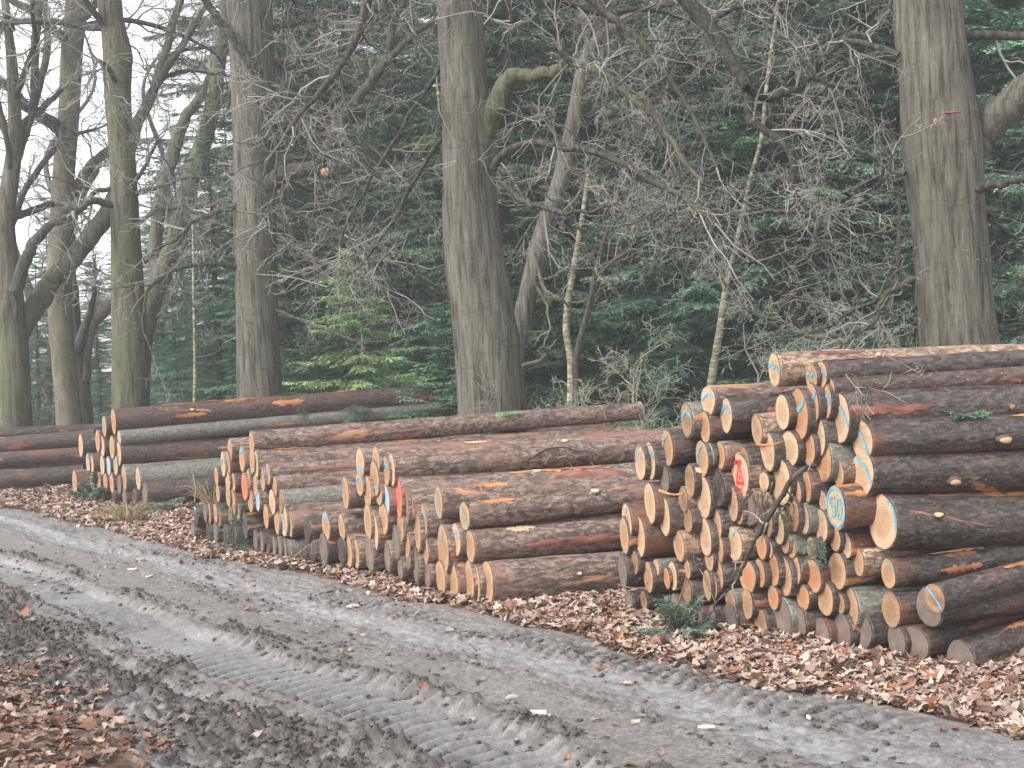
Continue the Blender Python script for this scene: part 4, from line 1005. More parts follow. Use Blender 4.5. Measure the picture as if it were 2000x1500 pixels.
oak('slim leaning trunk close behind the middle oak, forking upward to the right', 19.0,
  [(1290, 10, 16), (1220, 40, 20), (1165, 80, 24), (1140, 130, 26), (1128, 190, 28), (1115, 260, 30), (1098, 340, 34), (1080, 400, 36), (1055, 470, 36), (1040, 540, 38), (1025, 600, 36), (1008, 680, 38), (1000, 800, 46), (1000, 880, 54)],
  [([(1128, 180, 18), (1150, 110, 16), (1140, 50, 13), (1110, -20, 10)], (19, 19.4), dict(dens=7)),
   ([(1046, 500, 8), (1060, 560, 7), (1080, 582, 7), (1140, 590, 6), (1180, 560, 5), (1205, 565, 4)], (18.9, 18.3), dict(dens=3, mat='oak_green')),
   ([(1040, 545, 7), (1065, 590, 6), (1070, 620, 5)], (18.9, 18.6), dict(dens=1, mat='oak_green')),
   ([(1020, 715, 9), (1050, 705, 8), (1070, 692, 7)], (18.9, 18.6), dict(dens=0, tip=False, mat='oak_green')),
   ([(1095, 345, 10), (1150, 330, 9), (1230, 330, 7), (1310, 350, 5)], (19, 20), dict(dens=7)),
   ([(1115, 260, 10), (1180, 200, 9), (1270, 170, 7), (1360, 180, 5)], (19, 20), dict(dens=7)),
   ([(1120, 230, 10), (1190, 260, 9), (1290, 290, 7), (1390, 280, 5)], (19, 20.5), dict(dens=7)),
   ([(1220, 40, 12), (1290, 100, 9), (1390, 130, 7), (1480, 120, 5)], (19, 20), dict(dens=7)),
   ([(1290, 10, 14), (1400, -10, 10), (1520, 40, 7), (1640, 60, 5)], (19, 20), dict(dens=7)),
   ([(1070, 420, 8), (1020, 380, 7), (990, 330, 5)], (19, 19.3), dict(dens=6))],
  mat='oak', ns=32, ridge=.03, step=.1)
# birches and thin stems
def stem(name, label, d, rows, limbs, mat, **kw):
    return broadleaf(name, label, 'tree', d, rows, limbs, mat=mat, ns=14, ridge=.03, step=.12, **kw)
stem('birch_tree', 'slender white birch leaning right between the middle and right oaks', 16.5,
  [(1530, -60, 5), (1512, 60, 6), (1497, 170, 7), (1487, 270, 8), (1465, 350, 7), (1448, 430, 9), (1432, 500, 10), (1418, 560, 12), (1408, 630, 14), (1398, 690, 15), (1388, 760, 17), (1384, 860, 19)],
  [([(1458, 395, 5), (1490, 350, 5), (1520, 290, 4), (1545, 230, 3)], (16.4, 16.2), dict(dens=6)),
   ([(1435, 490, 5), (1400, 450, 5), (1360, 430, 4), (1320, 440, 3)], (16.4, 16.1), dict(dens=8)),
   ([(1430, 520, 5), (1470, 480, 5), (1530, 470, 4), (1600, 500, 3)], (16.4, 16.1), dict(dens=8)),
   ([(1420, 560, 5), (1380, 500, 5), (1340, 420, 4), (1310, 330, 3)], (16.4, 16.6), dict(dens=8)),
   ([(1425, 545, 4), (1470, 560, 4), (1540, 570, 3)], (16.4, 16.0), dict(dens=8))], 'birch', tint=.55)
stem('birch_tree', 'pale lichen-spotted birch stem right of the middle oak', 18.0,
  [(1150, 330, 8), (1138, 420, 9), (1128, 480, 11), (1118, 540, 12), (1108, 600, 13), (1106, 650, 13), (1114, 700, 14), (1116, 760, 16), (1114, 860, 20)],
  [([(1128, 490, 5), (1170, 440, 4), (1200, 380, 3)], (17.9, 17.8), dict(dens=8)),
   ([(1135, 450, 5), (1090, 400, 4), (1060, 380, 3)], (17.9, 17.8), dict(dens=6)),
   ([(1110, 600, 4), (1085, 560, 4), (1075, 520, 3)], (17.9, 17.8), dict(dens=5))], 'birch', tint=.6)
stem('rowan_tree', 'thin brown stem crossing in front of the lichen-spotted birch', 17.7,
  [(1215, 330, 6), (1200, 410, 8), (1180, 470, 10), (1162, 540, 11), (1150, 600, 12), (1134, 660, 12), (1124, 710, 13), (1126, 760, 14), (1122, 860, 16)],
  [([(1185, 455, 5), (1215, 420, 4), (1250, 380, 3)], (17.6, 17.5), dict(dens=6)),
   ([(1160, 545, 5), (1210, 500, 4), (1270, 480, 4), (1310, 500, 3)], (17.6, 17.3), dict(dens=6)),
   ([(1172, 500, 4), (1140, 470, 4), (1120, 420, 3)], (17.6, 17.5), dict(dens=7))], 'limb', tint=.5)
stem('birch_tree', 'thin grey sapling stem standing between the dark and olive trunks', 22.5,
  [(376, 430, 4), (378, 500, 5), (378, 560, 6), (380, 640, 6), (381, 720, 7), (380, 800, 8), (380, 900, 11)],
  [([(379, 600, 4), (362, 570, 4), (345, 550, 3)], (22.4, 22.3), dict(dens=4, len=.7)),
   ([(379, 560, 4), (400, 530, 3), (425, 515, 3)], (22.4, 22.3), dict(dens=4, len=.7)),
   ([(381, 700, 4), (420, 690, 3), (440, 670, 3)], (22.4, 22.2), dict(dens=5, len=.8))], 'birch', tint=.6)
stem('rowan_tree', 'slim tan sapling just left of the thick right oak', 15.5,
  [(1757, 380, 7), (1756, 450, 8), (1754, 520, 9), (1745, 570, 9), (1728, 630, 10), (1715, 690, 11), (1708, 780, 12)],
  [([(1750, 540, 4), (1720, 500, 4), (1690, 480, 3)], (15.4, 15.3), dict(dens=6)), ([(1735, 610, 4), (1690, 580, 4), (1640, 590, 3)], (15.4, 15.2), dict(dens=7))], 'limb')
stem('beech_tree', 'bare far-off trunk standing left of the mossy forked oak base', 36.0,
  [(108, 560, 12), (104, 640, 14), (98, 700, 16), (94, 760, 17), (90, 830, 19)],
  [([(96, 720, 8), (78, 760, 6), (60, 790, 4)], (35.9, 35.7), dict(dens=3))], 'oak_green')
# far bare trees on the left, and the tangle of fine branches that fills the middle distance
for k, (x, d, h, lab) in enumerate([(60, 40, 12, 'far bare tree faint behind the yellowish trunk'), (170, 44, 13, 'far bare tree showing through the gap left of the olive oak'), (330, 42, 12, 'far bare tree against white sky between olive and leaning oaks'),
                                    (-60, 38, 12, 'far bare tree at the edge beyond the massive mossy oak'), (600, 30, 12, 'bare grey tree filling the gap between dark and middle oak trunks with twigs'),
                                    (1240, 25, 11, 'bare twiggy tree right of the middle oak in front of the spruces')]):
    b = at(x, 740, d); b[2] = float(gh(b[0], b[1])) - .05
    P = [b + np.array([rnd.gauss(0, .12)*q, rnd.gauss(0, .12)*q, h*q/6]) for q in range(7)]
    root = thing('bare_tree', lab, 'tree', b)
    P = catmull(np.array(P), 40); rr_ = np.linspace(.13 if k > 3 else .2, .02, 40)
    link('trunk', trunk_mesh(P-b, rr_, 12, M['limb'], .04, k*3.0), root)
    T = Tubes()
    for q in range(15 if k > 3 else 26):
        j = rnd.randint(5, 38); a = rnd.uniform(0, 6.28); dv = np.array([math.cos(a), math.sin(a), rnd.uniform(-.1, .7)])
        grow(T, P[j]-b, dv, rnd.uniform(1.6, 3.2)*(1.15-j/45), rr_[j]*.45, 0, 3, .33, rnd.uniform(-.05, .04), (6, 5, 4), rmin=.003, tint=.5)
    tag(link('twigs', T.mesh('twigs', 3, M['twigs']), root), kind='stuff')

# mossy low scrub behind the middle stack, dead bracken scrub at the right
def scrub(name, label, spots, d, n, hgt, tint, group=None, mat='twigs'):
    b = ground_at(1000, 900); b = at(spots[0][0], spots[0][1], d); b[2] = float(gh(b[0], b[1]))
    root = thing(name, label, 'shrub', b, group)
    T = Tubes()
    for k in range(n):
        sx = rnd.choice(spots)
        p = at(sx[0]+rnd.uniform(-25, 25), 760, d + rnd.uniform(-.6, .8)); p[2] = float(gh(p[0], p[1])) + rnd.uniform(0, hgt*.35)
        grow(T, p-b, np.array([rnd.gauss(0, .55), rnd.gauss(0, .4), 1.0]), rnd.uniform(.55, 1.0)*hgt, rnd.uniform(.008, .02), 0, 3, .5, -.02, (5, 5, 3), tint=tint, rmin=.003)
    tag(link('twigs', T.mesh('twigs', 4, M[mat]), root), kind='stuff')
scrub('thorn_shrub', 'tangled yellow-green mossy shrub behind the end of the middle stack', [(1170, 780), (1220, 780), (1260, 790)], 16.5, 11, 1.7, .85)
scrub('thorn_shrub', 'low grey twiggy shrub at the foot of the pale birch stem', [(1080, 790), (1110, 790)], 16.8, 6, 1.5, .6)
scrub('thorn_shrub', 'bleached twiggy shrub behind the top log of the nearest stack', [(1500, 760), (1560, 750), (1640, 750)], 14.2, 12, 2.0, .5)
scrub('thorn_shrub', 'dry brown twiggy shrub right of the thick oak trunk', [(1960, 720), (2010, 720)], 13.6, 7, 1.9, .3)

# ------------------------------------------------------------------ spruces
def frond_tris(P0, D, L, droop, nb, nl, nlen, nwid, rg, tintb):
    """feathery spruce boughs: P0,D (k,3) starts and directions, L (k,) lengths -> triangles"""
    k = len(P0)
    t = (np.arange(nb)+.6)/nb
    up = np.array([0, 0, 1.0])
    sid = np.cross(D, up); sid /= np.linalg.norm(sid, axis=1, keepdims=True)+1e-9
    ax = P0[:, None, :] + D[:, None, :]*(L[:, None]*t[None])[..., None]
    zoff = L[:, None]*(.10*t - droop[:, None]*t**2 + .10*t**4)
    ax = ax + up*zoff[..., None]                                   # (k,nb,3)
    out_v, out_t = [], []
    for s in (-1, 1):
        bl = (L[:, None]*.40*(1-t[None])**.8*np.minimum(1, t[None]*5) + .07)*rg.uniform(.65, 1.2, (k, nb))
        ang = rg.uniform(.75, 1.1, (k, nb))
        bd = D[:, None, :]*np.cos(ang)[..., None] + s*sid[:, None, :]*np.sin(ang)[..., None] + up*(-.14-.25*rg.rand(k, nb))[..., None]
        bd /= np.linalg.norm(bd, axis=2, keepdims=True)
        u = (np.arange(nl)+.3)/nl
        q = ax[:, :, None, :] + bd[:, :, None, :]*(bl[..., None]*u)[..., None] - up*(.12*bl[..., None]*u**2)[..., None]
        perp = np.cross(bd, up); perp /= np.linalg.norm(perp, axis=2, keepdims=True)+1e-9
        for s2 in (-1, 1):
            nd = bd[:, :, None, :]*.72 + s2*perp[:, :, None, :]*.68 + rg.normal(0, .22, (k, nb, nl, 3))
            ln = nlen*(1.15-.55*u)[None, None, :]*rg.uniform(.7, 1.25, (k, nb, nl))
            tip = q + nd*ln[..., None]
            wv = np.cross(nd, rg.normal(0, 1, (k, nb, nl, 3))*.5+up); wv /= np.linalg.norm(wv, axis=3, keepdims=True)+1e-9
            wv = wv*nwid
            tri = np.stack([q-wv, q+wv, tip], axis=3).reshape(-1, 3)
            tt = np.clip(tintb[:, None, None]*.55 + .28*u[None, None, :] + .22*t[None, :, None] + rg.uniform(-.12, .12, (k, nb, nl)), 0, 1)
            out_v.append(tri); out_t.append(np.repeat(tt.reshape(-1), 3))
    return np.concatenate(out_v), np.concatenate(out_t)
def spruce_protos(name, H, Rb, mat, seed, dens=1.0, low=.3, nlen=.085, nwid=.011, nb0=20, nl0=7, layer=.27):
    rg = np.random.RandomState(seed)
    P0, D, L, tb = [], [], [], []
    z = low
    while z < H*.985:
        frac = z/H
        for k in range(max(3, int(round((7 if frac < .8 else 5)*dens)))):
            a = rg.uniform(0, 6.283)
            l = Rb*((1-frac)**.75)*rg.uniform(.62, 1.12)+.12
            if frac < .12: l *= .75
            e = -.05 + .35*frac + rg.uniform(-.12, .12)
            P0.append((0, 0, z+rg.uniform(-.1, .1))); D.append((math.cos(a), math.sin(a), e)); L.append(l); tb.append(rg.rand())
        z += layer*(.7+.6*rg.rand())
    P0, D, L, tb = np.array(P0), np.array(D), np.array(L), np.array(tb)
    D /= np.linalg.norm(D, axis=1, keepdims=True)
    droop = rg.uniform(.18, .42, len(L))
    V, Tt = [], []
    for lo, hi in ((0, .6), (.6, 1.2), (1.2, 1.9), (1.9, 9)):
        mk = (L >= lo) & (L < hi)
        if not mk.any(): continue
        lm = min(hi, L[mk].max())
        nb = max(5, int(nb0*lm/2)); nl = max(3, int(nl0*lm/2)+2)
        v, t_ = frond_tris(P0[mk], D[mk], L[mk], droop[mk], nb, nl, nlen, nwid, rg, tb[mk])
        V.append(v); Tt.append(t_)
    V = np.concatenate(V); Tt = np.concatenate(Tt)
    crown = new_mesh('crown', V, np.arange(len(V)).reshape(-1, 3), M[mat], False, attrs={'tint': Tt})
    tp = np.stack([np.zeros(10), np.zeros(10), np.linspace(-.1, H*.97, 10)], -1)
    tr = trunk_mesh(tp, np.linspace(.035*Rb+.06, .012, 10) if H > 3 else np.linspace(.03, .004, 10), 8, M['bract'], .03, seed)
    # dead bare boughs inside the crown
    T = Tubes()
    for k in range(len(L)):
        m_ = L[k]*.8
        p = [P0[k]+D[k]*m_*q + np.array([0, 0, 1])*L[k]*(.1*q*.8-droop[k]*(q*.8)**2) for q in (0, .35, .7, 1)]
        T.add(p, [.006+.006*L[k], .008, .006, .003], .15)
    return crown, tr, T.mesh('boughs', 3, M['twigs'])
PROT = [spruce_protos('a', 15, 2.6, 'needle', 1), spruce_protos('b', 12, 2.3, 'needle', 2), spruce_protos('c', 17, 3.0, 'needle', 3, .9)]
def place_spruce(x, d, proto, scale, label, group, z=0, name='spruce_tree'):
    p = at(x, 740, d); p[2] = float(gh(p[0], p[1])) + z
    root = thing(name, label, 'tree', p, group)
    root.rotation_euler = (rnd.gauss(0, .02), rnd.gauss(0, .02), rnd.uniform(0, 6.28))
    root.scale = (scale*rnd.uniform(.92, 1.1),)*2 + (scale,)
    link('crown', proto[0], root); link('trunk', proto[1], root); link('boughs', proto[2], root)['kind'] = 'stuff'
    return root
WALL = 'dark spruces massed behind the bare oaks'
WLAB = 'dark green spruce merging into the forest wall behind the oaks'
front = [(560, 27, 1, .8), (690, 27.5, 0, .9), (800, 26.5, 1, .95), (1010, 23.5, 0, .95), (1130, 25, 2, .9), (1240, 23, 0, 1.0), (1360, 22, 1, 1.0), (1480, 23.5, 2, .9),
         (1560, 21, 0, 1.0), (1670, 21.5, 1, 1.05), (1760, 23, 2, .9), (1860, 21, 0, 1.0), (1960, 20.5, 1, 1.0), (2070, 20, 0, 1.0), (2200, 21, 2, 1), (2330, 21, 1, 1), (430, 29, 1, .62), (330, 33, 1, .55)]
FRONTL = ['shorter dark spruce just right of the dark oak trunk', 'dark spruce behind the young light green spruce', 'tall dark spruce filling the gap left of the middle oak', 'tall spruce behind the slim leaning trunk',
 'spruce directly behind the lichen-spotted birch', 'spruce behind the mossy yellow-green shrub', 'spruce left of the slender white birch', 'spruce right of the slender white birch', 'spruce behind the bleached twiggy shrub', 'bright layered spruce midway from birch to right oak',
 'spruce close left of the thick right oak', 'spruce hidden mostly behind the thick right oak trunk', 'spruce showing right of the thick right oak', 'spruce at the frame edge under the big oak limb', 'spruce beyond the edge behind the nearest stack, inner', 'spruce beyond the edge behind the nearest stack, outer',
 'small spruce just left of the dark oak trunk', 'small spruce by the thin grey sapling stem']
back = [(x, rnd.uniform(29, 36), rnd.choice([0, 1, 2]), rnd.uniform(.9, 1.2)) for x in range(520, 2500, 95)] + \
       [(x, rnd.uniform(39, 48), rnd.choice([0, 1, 2]), rnd.uniform(.95, 1.25)) for x in range(560, 2500, 120)]
left = [(-140, 40, 1, .5), (-40, 44, 0, .45), (70, 36, 1, .42), (110, 43, 0, .5), (190, 40, 1, .48), (195, 34, 1, .36), (280, 46, 0, .5), (310, 38, 1, .5), (375, 48, 2, .66), (410, 36, 1, .45), (470, 40, 2, .58), (345, 30, 1, .3), (-220, 46, 0, .5), (30, 52, 0, .55), (240, 54, 2, .5), (150, 58, 2, .5)]
for (x, d, k, s), wl in zip(front, FRONTL): place_spruce(x, d, PROT[k], s, wl, WALL)
for x, d, k, s in back: place_spruce(x, d, PROT[k], s, WLAB, WALL)
LEFTL = ['far spruce beyond the frame edge left of the massive mossy oak', 'far spruce just past the massive mossy oak on its left', 'far spruce low between the massive mossy oak and the yellowish trunk', 'far spruce behind the yellowish trunk',
 'far spruce right of the short forked mossy oak', 'smallest far spruce in the gap left of the olive oak', 'far spruce right of the olive oak, behind the leaning stems', 'far spruce behind the base of the leaning forked oak', 'pale pointed far spruce rising against the sky above the sapling stem',
 'far spruce between sapling stem and dark oak, low', 'far spruce showing left of the dark oak at mid height', 'young dark spruce at the foot of the leaning oak', 'outermost far spruce beyond the frame edge', 'hazy distant spruce behind the mossy oak fork', 'hazy distant spruce behind the olive oak', 'most distant hazy spruce between yellowish and olive trunks']
for (x, d, k, s), wl in zip(left, LEFTL): place_spruce(x, d, PROT[k], s, wl, 'low far spruces between the trunks')
yp = spruce_protos('young', 3.0, 1.35, 'needle_fresh', 9, 1.2, .1, .075, .008, 26, 9, .17)
place_spruce(706, 21.4, yp, 1.12, 'young light green spruce standing between the dark oak and the middle oak', None, name='young_spruce')
yp2 = spruce_protos('young2', 2.4, 1.1, 'needle', 14, 1.2, .1, .075, .009, 24, 8, .17)
place_spruce(1800, 16.0, yp2, 1.05, 'young green spruce just left of the thick right oak trunk', None, name='young_spruce')
place_spruce(620, 21.5, yp2, 1.0, 'small dark spruce beside the dark oak trunk', None, name='young_spruce')
place_spruce(870, 19.5, yp2, .9, 'small dark spruce low against the left of the middle oak', None, name='young_spruce')
# ------------------------------------------------------------------ fallen oak leaves
LX = np.array([0, .15, .28, .45, .58, .78, 1.0]); LW = np.array([.015, .12, .06, .25, .13, .25, .03])
lv = [(x-.5, 0, 0) for x in LX] + [(x-.5, w, 0) for x, w in zip(LX, LW)] + [(x-.5, -w, 0) for x, w in zip(LX, LW)]
LEAF_V = np.array(lv); nL = len(LX)
LEAF_F = np.array([(k, k+1, nL+k+1, nL+k) for k in range(nL-1)] + [(k+1, k, 2*nL+k, 2*nL+k+1) for k in range(nL-1)])
PAL = np.array([(.45, .33, .275), (.53, .42, .355), (.38, .26, .20), (.25, .14, .095), (.28, .105, .055), (.45, .20, .07), (.12, .08, .065), (.52, .40, .33)])
def leaf_cloud(X, Y, zoff, size, tilt, probs, rg, dark=1.0):
    n = len(X)
    fold = rg.uniform(-.1, .55, n); curl = rg.normal(0.25, .9, n); twist = rg.normal(0, .5, n)
    v = np.repeat(LEAF_V[None], n, 0)
    v[..., 1] *= rg.uniform(.75, 1.2, n)[:, None]
    v[..., 2] = np.abs(v[..., 1])*fold[:, None] + curl[:, None]*(v[..., 0]**2-.08) + twist[:, None]*v[..., 0]*v[..., 1] + rg.normal(0, .022, (n, len(LEAF_V)))
    v *= size[:, None, None]
    ya, ta, tb = rg.uniform(0, 6.283, n), rg.uniform(0, 6.283, n), np.abs(rg.normal(0, tilt, n))
    c, s = np.cos(tb)[:, None], np.sin(tb)[:, None]
    y1 = v[..., 1]*c - v[..., 2]*s; z1 = v[..., 1]*s + v[..., 2]*c
    x1 = v[..., 0]
    c, s = np.cos(ya)[:, None], np.sin(ya)[:, None]
    P = np.stack([x1*c - y1*s + X[:, None], x1*s + y1*c + Y[:, None], z1 + zoff[:, None]], -1)
    ci = rg.choice(len(PAL), n, p=probs)
    col = PAL[ci]*rg.uniform(.62, 1.08, (n, 1))*dark
    F = (LEAF_F[None] + (np.arange(n)*len(LEAF_V))[:, None, None]).reshape(-1, 4)
    return P.reshape(-1, 3), F, np.repeat(col, len(LEAF_V), 0)
def leaf_material():
    t = NT('dry_oak_leaf')
    c = t.attr('Col').outputs['Color']
    n = t.noise(t.coords(rand=0), 60, 4, .6)
    col = t.mix(t.math('MULTIPLY', n, .35), c, (.12, .07, .045))
    return t.done(col, .6, .35)
M['leaf'] = leaf_material()
rg = np.random.RandomState(5)
def scatter(n, r0_, r1_, v0_, v1_, edge):
    r = rg.uniform(r0_, r1_, n); v = rg.uniform(v0_, v1_, n)
    X = RO[0]+r*RD[0]+v*RN[0]; Y = RO[1]+r*RD[1]+v*RN[1]
    keep = edge(r, v, X, Y); return X[keep], Y[keep]
PN = [.27, .20, .17, .11, .06, .035, .035, .12]
parts = []
e1 = lambda r, v, X, Y: (v < .06 + .16*fbm(X*1.3, Y*1.3, 0, 55, 3)) & (Y > 4.4)
for n, a, b, s in ((13500, -4.5, 2.5, 1.0), (8500, 2.5, 8, 1.05), (6500, 8, 16, 1.2), (3500, 16, 34, 1.7)):
    X, Y = scatter(n, a, b, -2.0 if a < 8 else -5, .25, e1)
    z = gh(X, Y) + rg.uniform(.0, .032, len(X))
    parts.append(leaf_cloud(X, Y, z, rg.uniform(.06, .115, len(X))*s, .30, PN, rg))
    X, Y = scatter(n//2, a, b, -.75, .3, e1)
    parts.append(leaf_cloud(X, Y, gh(X, Y)+rg.uniform(0, .04, len(X)), rg.uniform(.06, .12, len(X))*s, .38, PN, rg))
e2 = lambda r, v, X, Y: (v > 2.92 + .5*fbm(X*1.1, Y*1.1, 0, 66, 3)) & (Y > 4.5)
X, Y = scatter(6500, -4, 4.0, 2.3, 4.6, e2)
parts.append(leaf_cloud(X, Y, gh(X, Y)+rg.uniform(0, .03, len(X)), rg.uniform(.05, .11, len(X)), .35, [.16, .1, .2, .2, .12, .05, .12, .05], rg, .8))
X, Y = scatter(1500, 4, 14, 2.6, 7, e2)
parts.append(leaf_cloud(X, Y, gh(X, Y)+rg.uniform(0, .03, len(X)), rg.uniform(.07, .12, len(X)), .35, PN, rg, .8))
e3 = lambda r, v, X, Y: (Y > 4.6)
X, Y = scatter(260, -3.5, 9, .05, 2.7, e3)
parts.append(leaf_cloud(X, Y, gh(X, Y)+.008, rg.uniform(.025, .075, len(X)), .25, [.12, .2, .16, .2, .12, .05, .1, .05], rg))
X = rg.uniform(-12, 10, 6000); Y = rg.uniform(9.5, 24, 6000)
k_ = rv(X, Y)[1] < -2.0
X, Y = X[k_], Y[k_]
parts.append(leaf_cloud(X, Y, gh(X, Y)+rg.uniform(0, .03, len(X)), rg.uniform(.1, .17, len(X)), .3, PN, rg))
off, VV, FF, CC = 0, [], [], []
for v, f, c in parts:
    VV.append(v); FF.append(f+off); CC.append(c); off += len(v)
tag(link('fallen_leaves', new_mesh('fallen_leaves', np.concatenate(VV), np.concatenate(FF), M['leaf'], True, cols=np.concatenate(CC))), kind='stuff')

# ------------------------------------------------------------------ crumbled mud along the ruts
def clod_cloud(n, fn, smin, smax, seed):
    g = np.random.RandomState(seed)
    r = g.uniform(-4, 9, n) if True else None
    v = g.uniform(.2, 2.9, n)
    X = RO[0]+r*RD[0]+v*RN[0]; Y = RO[1]+r*RD[1]+v*RN[1]
    h, lo, we, w = ground_fields(X, Y)
    keep = (g.rand(n) < fn(lo, we, w)) & (Y > 4.7)
    X, Y, h = X[keep], Y[keep], h[keep]; n = len(X)
    phi = (1+5**.5)/2
    ico = np.array([(-1, phi, 0), (1, phi, 0), (-1, -phi, 0), (1, -phi, 0), (0, -1, phi), (0, 1, phi), (0, -1, -phi), (0, 1, -phi), (phi, 0, -1), (phi, 0, 1), (-phi, 0, -1), (-phi, 0, 1)])/1.9
    icf = np.array([(0,11,5),(0,5,1),(0,1,7),(0,7,10),(0,10,11),(1,5,9),(5,11,4),(11,10,2),(10,7,6),(7,1,8),(3,9,4),(3,4,2),(3,2,6),(3,6,8),(3,8,9),(4,9,5),(2,4,11),(6,2,10),(8,6,7),(9,8,1)])
    s = smin + (smax-smin)*g.rand(n)**3
    P = ico[None]*g.uniform(.55, 1.35, (n, 12, 1))*s[:, None, None]*np.stack([g.uniform(.7, 1.7, n), g.uniform(.7, 1.4, n), g.uniform(.4, .9, n)], -1)[:, None, :]
    a = g.uniform(0, 6.28, n); c, sn = np.cos(a)[:, None], np.sin(a)[:, None]
    P = np.stack([P[..., 0]*c-P[..., 1]*sn+X[:, None], P[..., 0]*sn+P[..., 1]*c+Y[:, None], P[..., 2]+(h+s*.2)[:, None]], -1)
    F = (icf[None]+(np.arange(n)*12)[:, None, None]).reshape(-1, 3)
    return new_mesh('mud_clods', P.reshape(-1, 3), F, M['clod'], True)
tag(link('mud_clods', clod_cloud(160000, lambda lo, we, w: np.clip(lo*1.2-.4, 0, 1)*.7 + .004, .004, .017, 3)), kind='stuff')

# ------------------------------------------------------------------ helpers for the small things
PL = {p[0]: (p[2], p[3]) for p in PILES}
def front(pile, x, y, off=.12):
    A, B = PL[pile]; p = plane_at(x, y, A, B)
    return O + (p-O)*(1-off/np.linalg.norm(p-O))
def log_of(x, y): return [g for g in LOGS if g['x'] == x and g['y'] == y][0]
def proj(P):
    v = np.asarray(P)-O; z = v.dot(f0)
    return np.array([1000+FPX*v.dot(c_right)/z, 750-FPX*v.dot(c_up)/z])
def on_log(key, x, up=1.0):
    g = log_of(*key); mw = np.array(g['o'].matrix_world); zx = mw[:3, 2]
    best = min(((abs(proj(g['p']+zx*t)[0]-x), t) for t in np.linspace(0, 3.6, 240)))
    return g['p']+zx*best[1]+np.array([0, 0, g['rad']*up*.97]) - np.array([0, 1, 0])*g['rad']*(.35 if up > .5 else .98)
def stick(name, label, pts, r0_, r1_, mat, cat='branch', twigs=0, group=None, tw_len=.25):
    pts = np.array(pts); b = pts[0].copy()
    C = catmull(pts, max(8, len(pts)*4)); n = len(C)
    rr_ = np.linspace(r0_, r1_, n)
    C = C + nr.normal(0, r0_*.35, C.shape)*np.linspace(0, 1, n)[:, None]
    root = thing(name, label, cat, b, group)
    link('stem', trunk_mesh(C-b, rr_, 8, M[mat], .06, rnd.uniform(0, 30), name='stem'), root)
    if twigs:
        T = Tubes()
        for k in range(twigs):
            i = rnd.randint(2, n-2)
            grow(T, C[i]-b, side_dir(unit(C[i+1]-C[i]), rnd.uniform(.5, 1.2)), rnd.uniform(.4, 1.2)*tw_len, max(.0022, rr_[i]*.5), 1, 2, .35, 0, (3, 3), rmin=.0018, tint=.4)
        tag(link('twigs', T.mesh('twigs', 4, M['twigs']), root), kind='stuff')
    return root
def sprig(name, label, base, tips, mat='needle_blue', nlen=.022, nwid=.0022, cat='conifer sprig', seed=0, droop=.25, fat=1.0):
    b = np.array(base); g = np.random.RandomState(seed)
    root = thing(name, label, cat, b)
    P0 = np.zeros((len(tips), 3)); D = np.array([np.asarray(t)-b for t in tips]); L = np.linalg.norm(D, axis=1); D = D/L[:, None]
    v, t_ = frond_tris(P0, D, L, np.full(len(L), droop), 16, 11, nlen*fat, nwid, g, g.rand(len(L)))
    tag(link('needles', new_mesh('needles', v, np.arange(len(v)).reshape(-1, 3), M[mat], False, attrs={'tint': t_}), root), kind='stuff')
    T = Tubes()
    for q in range(len(L)): T.add([D[q]*L[q]*u + np.array([0, 0, 1])*L[q]*(.1*u-droop*u*u) for u in (0, .3, .65, .95)], [.006, .005, .004, .002], .2)
    link('stem', T.mesh('stem', 5, M['twig']), root)
    return root
U3 = np.array([0, 0, 1.0]); X3 = np.array([1.0, 0, 0]); Y3 = np.array([0, 1.0, 0])

# mossy dead branch slanting down the front of the nearest stack
bp = [(1592, 910, .10), (1572, 916, .22), (1545, 938, .28), (1530, 965, .28), (1516, 988, .26), (1498, 1018, .24), (1480, 1045, .24), (1463, 1080, .24), (1450, 1112, .24), (1438, 1136, .24), (1420, 1156, .26), (1398, 1176, .28), (1390, 1196, .3), (1362, 1226, .36)]
stick('dead_branch', 'long crooked mossy branch leaning down across the ends of the nearest stack', [front('near', x, y, o) for x, y, o in bp], .016, .005, 'limb', 'branch', 6, tw_len=.16)
# shredded bark hanging from two cut ends
def shreds(label, x, y, n, ln, seed):
    g = np.random.RandomState(seed); b = front('near', x, y, .05)
    root = thing('bark_shreds', label, 'bark shreds', b, 'shredded bark hanging from cut ends')
    VV, FF = [], []
    for k in range(n):
        s = np.array([g.normal(0, .05), g.normal(-.02, .03), g.normal(0, .03)]); l = ln*g.uniform(.4, 1.1); w = g.uniform(.004, .012); a = g.uniform(0, 3)
        dx = np.array([math.cos(a), -abs(math.sin(a))*.6, 0])*w; o = len(VV); bend = g.normal(0, .06, 2)
        for q in range(6):
            u = q/5; c = s + np.array([bend[0]*u+g.normal(0, .005), -.05*math.sin(u*3)+bend[1]*u*.4, .05*u-l*u*u])
            VV += [c-dx*(1-u*.7), c+dx*(1-u*.7)+np.array([0, .003, 0])]
        FF += [(o+2*q, o+2*q+1, o+2*q+3, o+2*q+2) for q in range(5)]
    tag(link('fibres', new_mesh('fibres', np.array(VV), FF, M['moss_fibre'], True), root), kind='stuff')
shreds('matted grey bark shreds hanging left of the mossy branch, upper clump', 1486, 960, 30, .13, 1)
shreds('matted grey bark shreds hanging under the mossy branch, lower clump', 1530, 995, 34, .16, 2)
shreds('brown bark shreds hanging on a log end at the stack foot, low and small', 1245, 1152, 18, .07, 5)

